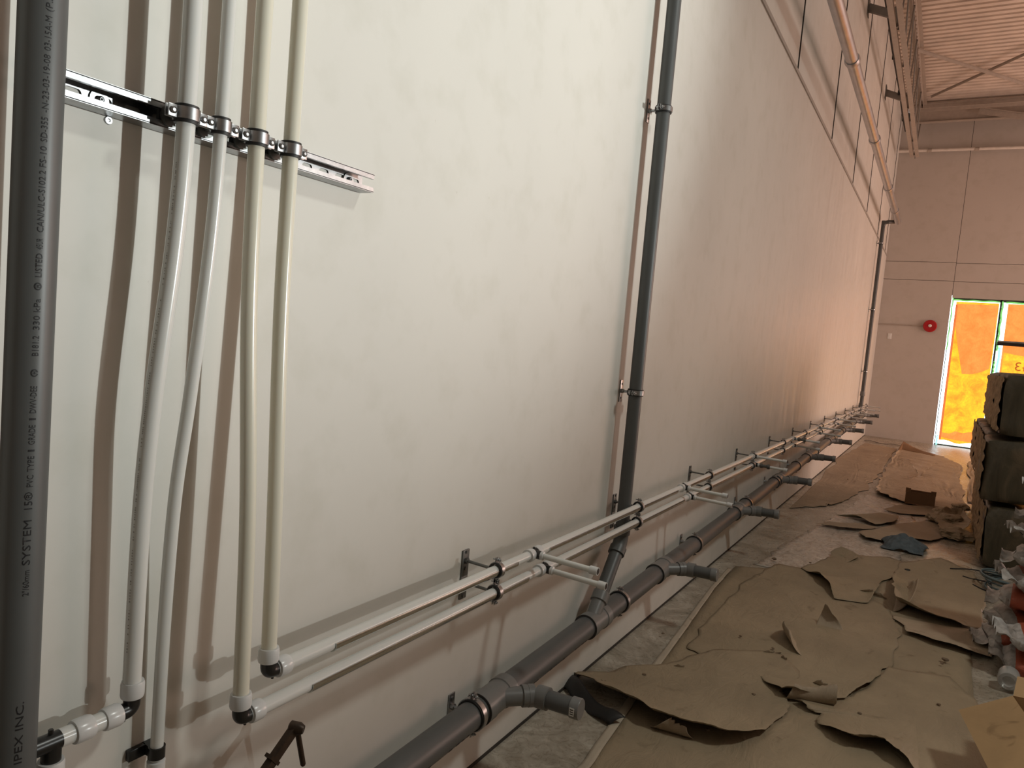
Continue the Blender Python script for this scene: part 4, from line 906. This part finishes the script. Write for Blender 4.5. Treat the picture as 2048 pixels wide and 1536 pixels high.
bm = NB(); fo = Vector((-0.98*0.168, -0.18*0.168, -0.10)); quadp(bm, a, a+fo, b+fo, b, 0.003); obj('flap', bm, 'cardboard', t)
bm = NB(); quadp(bm, d, c_, c_+pd*0.15+Vector((0, 0, 0.08)), d+pd*0.15+Vector((0, 0, 0.08)), 0.003); obj('flap', bm, 'cardboard', t)
bm = NB(); quadp(bm, a, d, d+Vector((0.02, 0.14, 0.03)), a+Vector((0.02, 0.14, 0.03)), 0.003); obj('flap', bm, 'cardboard', t)

# ------------------------------------------------------------------ sacks
def sack_mesh(seed, L=0.44, W=0.33, H=0.102):
    bm = NB(); nu, nv = 30, 28; rings = []
    for i in range(nu+1):
        u = i/nu; x = (u-0.5)*L; e = min(u, 1-u)*2; k = min(1, (e*3.2))**0.55; row = []
        for j in range(nv):
            a = 2*PI*j/nv; c_, s_ = math.cos(a), math.sin(a)
            y = math.copysign(abs(c_)**0.6, c_)*W/2*(0.93+0.07*k); z = math.copysign(abs(s_)**0.75, s_)*H/2*max(0.10, k)
            p = Vector((x, y, z)); nn = noise.noise(Vector((x*9+seed*7, y*9, z*9)))*0.016+noise.noise(Vector((x*26, y*26+seed, z*26)))*0.010
            if e < 0.22: nn += noise.noise(Vector((x*50, y*38+seed*3, 0)))*0.020; 
            q = Vector((0, c_, s_))*nn; row.append(p+q+Vector((0.02*noise.noise(Vector((y*20, seed, z*9))) if e < 0.1 else 0, 0, 0.022*noise.noise(Vector((y*14, seed*2.0, 0))) if e < 0.12 else 0)))
        rings.append(row)
    loft(bm, rings)
    me_bm = bm
    return me_bm
def sack_flap(seed, L=0.44, W=0.34):
    bm = NB(); s = -1
    def f(u, v): return Vector((-L/2+0.01-0.075*v, (u-0.5)*W*0.86*(1-0.15*v), 0.035*math.sin(v*2.2)*(1 if seed % 2 else -1)+0.030*v*noise.noise(Vector((u*5, seed, v*2)))+0.018*v*math.sin(u*17+seed)))
    sheet(bm, f, 22, 6); return bm
sk = [(1.83, 4.86, 0.068, 0.08), (1.89, 4.49, 0.068, -0.06), (1.88, 4.86, 0.188, 0.12), (1.90, 4.49, 0.188, 0.03), (1.87, 4.80, 0.308, -0.1), (1.90, 4.76, 0.428, 0.12), (1.91, 4.76, 0.548, -0.1), (1.925, 4.78, 0.668, 0.1), (1.95, 4.80, 0.788, -0.1), (1.98, 4.82, 0.908, 0.1)]
sl = ['bottom of the rear pile', 'lowest and nearest, beside the clear bottle', 'second up in the rear pile, tilted', 'resting on the nearest one', 'third up in the rear pile', 'fourth up in the rear pile', 'fifth up in the rear pile', 'sixth up in the rear pile', 'second from the top', 'topmost at the right edge']
for k, (x, y, z, rz) in enumerate(sk):
    t = thing('printed_sack', 'crumpled white paper sack with orange print, '+sl[k], 'sack', (0, 0, 0), 'white and orange sacks')
    o = obj('bag_body', sack_mesh(k), 'sack', t, ang=60); bmf = sack_flap(k)
    g = obj('end_flap', bmf, 'sack', t, 'pale crumpled end flap', 60)
    t.location = (x, y, z); t.rotation_euler = (rnd.uniform(-0.03, 0.03), rnd.uniform(-0.02, 0.03), rz)
# letter on the sack print
bm = text_mesh('P', 0.045)
# clear bottle lying with its base towards the camera
bc = Vector((1.672, 4.16, 0.058)); bm = NB()
t = thing('plastic_bottle', 'clear plastic bottle lying on the floor, round base facing the camera', 'bottle', tuple(bc))
lathe(bm, bc, Vector((0.10, 1, 0)), [(0.006, 0.0), (0.004, 0.018), (-0.002, 0.026), (0.0, 0.040), (0.01, 0.046), (0.09, 0.046), (0.12, 0.018), (0.135, 0.016), (0.135, 0.0)], 32, cap=(False, False)); obj('body', bm, 'clear', t)
bm = NB(); e = bc+Vector((0.10, 1, 0)).normalized()*0.132; lathe(bm, e, Vector((0.10, 1, 0)), [(0, 0.0), (0, 0.018), (0.015, 0.018), (0.015, 0.0)], 20); obj('cap', bm, 'white', t)

# ------------------------------------------------------------------ insulation bundles
def bundle(x, y, z, W, D_, H, seed, label):
    t = thing('insulation_bundle', label, 'insulation bundle', (x, y, z), 'stacked insulation bundles')
    bm = NB(); box(bm, (x, y, z+H/2), (W, D_, H))
    bmesh.ops.subdivide_edges(bm, edges=bm.edges, cuts=11, use_grid_fill=True)
    for v in bm.verts:
        l = v.co-Vector((x, y, z+H/2)); ux, uy, uz_ = l.x/(W/2), l.y/(D_/2), l.z/(H/2)
        rr_ = max(0, abs(ux)**6+abs(uz_)**6+abs(uy)**6-1.0); l *= 1-0.045*rr_
        nn = Vector((noise.noise(l*4+Vector((seed, 0, 0))), noise.noise(l*4+Vector((0, seed, 0))), 0.5*noise.noise(l*4+Vector((0, 0, seed)))))
        fold = 0.018*noise.noise(Vector((l.x*16+seed, l.y*16, l.z*2.2)))
        v.co = Vector((x, y, z+H/2))+l+nn*0.022+Vector((fold*0.6, fold, 0))
    obj('wrapping', bm, 'batt', t, ang=60)
    bm = NB(); rr = random.Random(seed)
    for s in (0,):
        def f(u, v): 
            zz = z+0.03+(H-0.06)*v; return Vector((x-W/2-0.012+0.01*noise.noise(Vector((u*3, v*7, seed))), y-D_/2+0.02+(D_-0.04)*u, zz+0.0))+Vector((-0.018*noise.noise(Vector((u*6, v*9, seed+3))), 0, 0))
        sheet(bm, f, 18, 16)
    obj('insulation_face', bm, 'fluff', t, 'tan ragged side of the insulation', 60).data
    return t
bx = 0
tier = ['bottom', 'middle', 'top']
for r, (y, lab) in enumerate(((7.05, 'first row'), (7.85, 'second row'), (8.65, 'third row'), (9.45, 'fourth row'))):
    for k in range(3):
        xo = (1.66, 1.60, 1.66)[k]+0.01*math.sin(r*5+k*3)+r*0.012
        bundle(xo+0.16, y, 0.01+k*0.512, 0.32, 0.74, 0.485, r*3+k+1, 'dark wrapped insulation bundle, %s tier, %s from the camera' % (tier[k], lab))
for k in range(3):
    bundle(2.30, 6.95, 0.01+k*0.512, 0.50, 0.8, 0.485, 40+k, 'dark wrapped insulation bundle at the right edge, %s tier' % tier[k])

# coil of cable by the bundles
c = Vector((1.80, 6.12, 0)); t = thing('cable_coil', 'coil of blue grey cable on the floor between sacks and bundles', 'cable', tuple(c)); bm = NB(); pts = []
for i in range(0, 200):
    a = i*0.2; r = 0.13+0.025*math.sin(i*0.37); pts.append(c+Vector((r*math.cos(a)*1.1, r*math.sin(a)*1.4, 0.02+0.0004*i+0.012*(1+math.sin(a*0.9+i*0.05)))))
tube(bm, pts, 0.0065, 8); obj('loops', bm, 'hose', t)
bm = NB()
for L in ([c+Vector((-0.1, 0, 0.03)), fl(1965, 1168), fl(1940, 1163), fl(1925, 1158)], [c+Vector((-0.1, -0.1, 0.03)), fl(1975, 1155), fl(1945, 1145), fl(1900, 1143)], [c+Vector((0, -0.2, 0.03)), fl(1995, 1195), fl(1965, 1185), fl(1945, 1175)]):
    tube(bm, smooth([Vector((p[0], p[1], max(p[2], 0.022))) for p in L], 6), 0.005, 8)
obj('loose_ends', bm, 'rubber', t, 'black loose cable ends')
# crumpled brown paper heap
for k, (px, py, s, lab) in enumerate(((1893, 1048, 0.12, 'crumpled heap of brown paper against the bundles, larger'), (1912, 1078, 0.10, 'crumpled heap of brown paper near the bundle corner'), (1888, 1032, 0.08, 'small crumpled paper ball left of the paper heap'), (1920, 1022, 0.07, 'crumpled paper ball at the foot of the rear bundles'))):
    c = fl(px, py); bm = NB(); bmesh.ops.create_icosphere(bm, subdivisions=4, radius=1)
    for v in bm.verts:
        n1 = v.co.copy(); rr_ = 1+0.35*noise.noise(n1*1.7+Vector((k, 0, 0)))+0.28*abs(noise.noise(n1*4+Vector((0, k, 0))))
        v.co = Vector((n1.x*s*1.3*rr_, n1.y*s*1.5*rr_, max(-0.2, n1.z)*s*0.55*rr_))+Vector((c.x, c.y, 0.035))
    whole('crumpled_paper', bm, 'paper', lab, 'crumpled paper', (c.x, c.y, 0), 'crumpled paper heaps', 25)
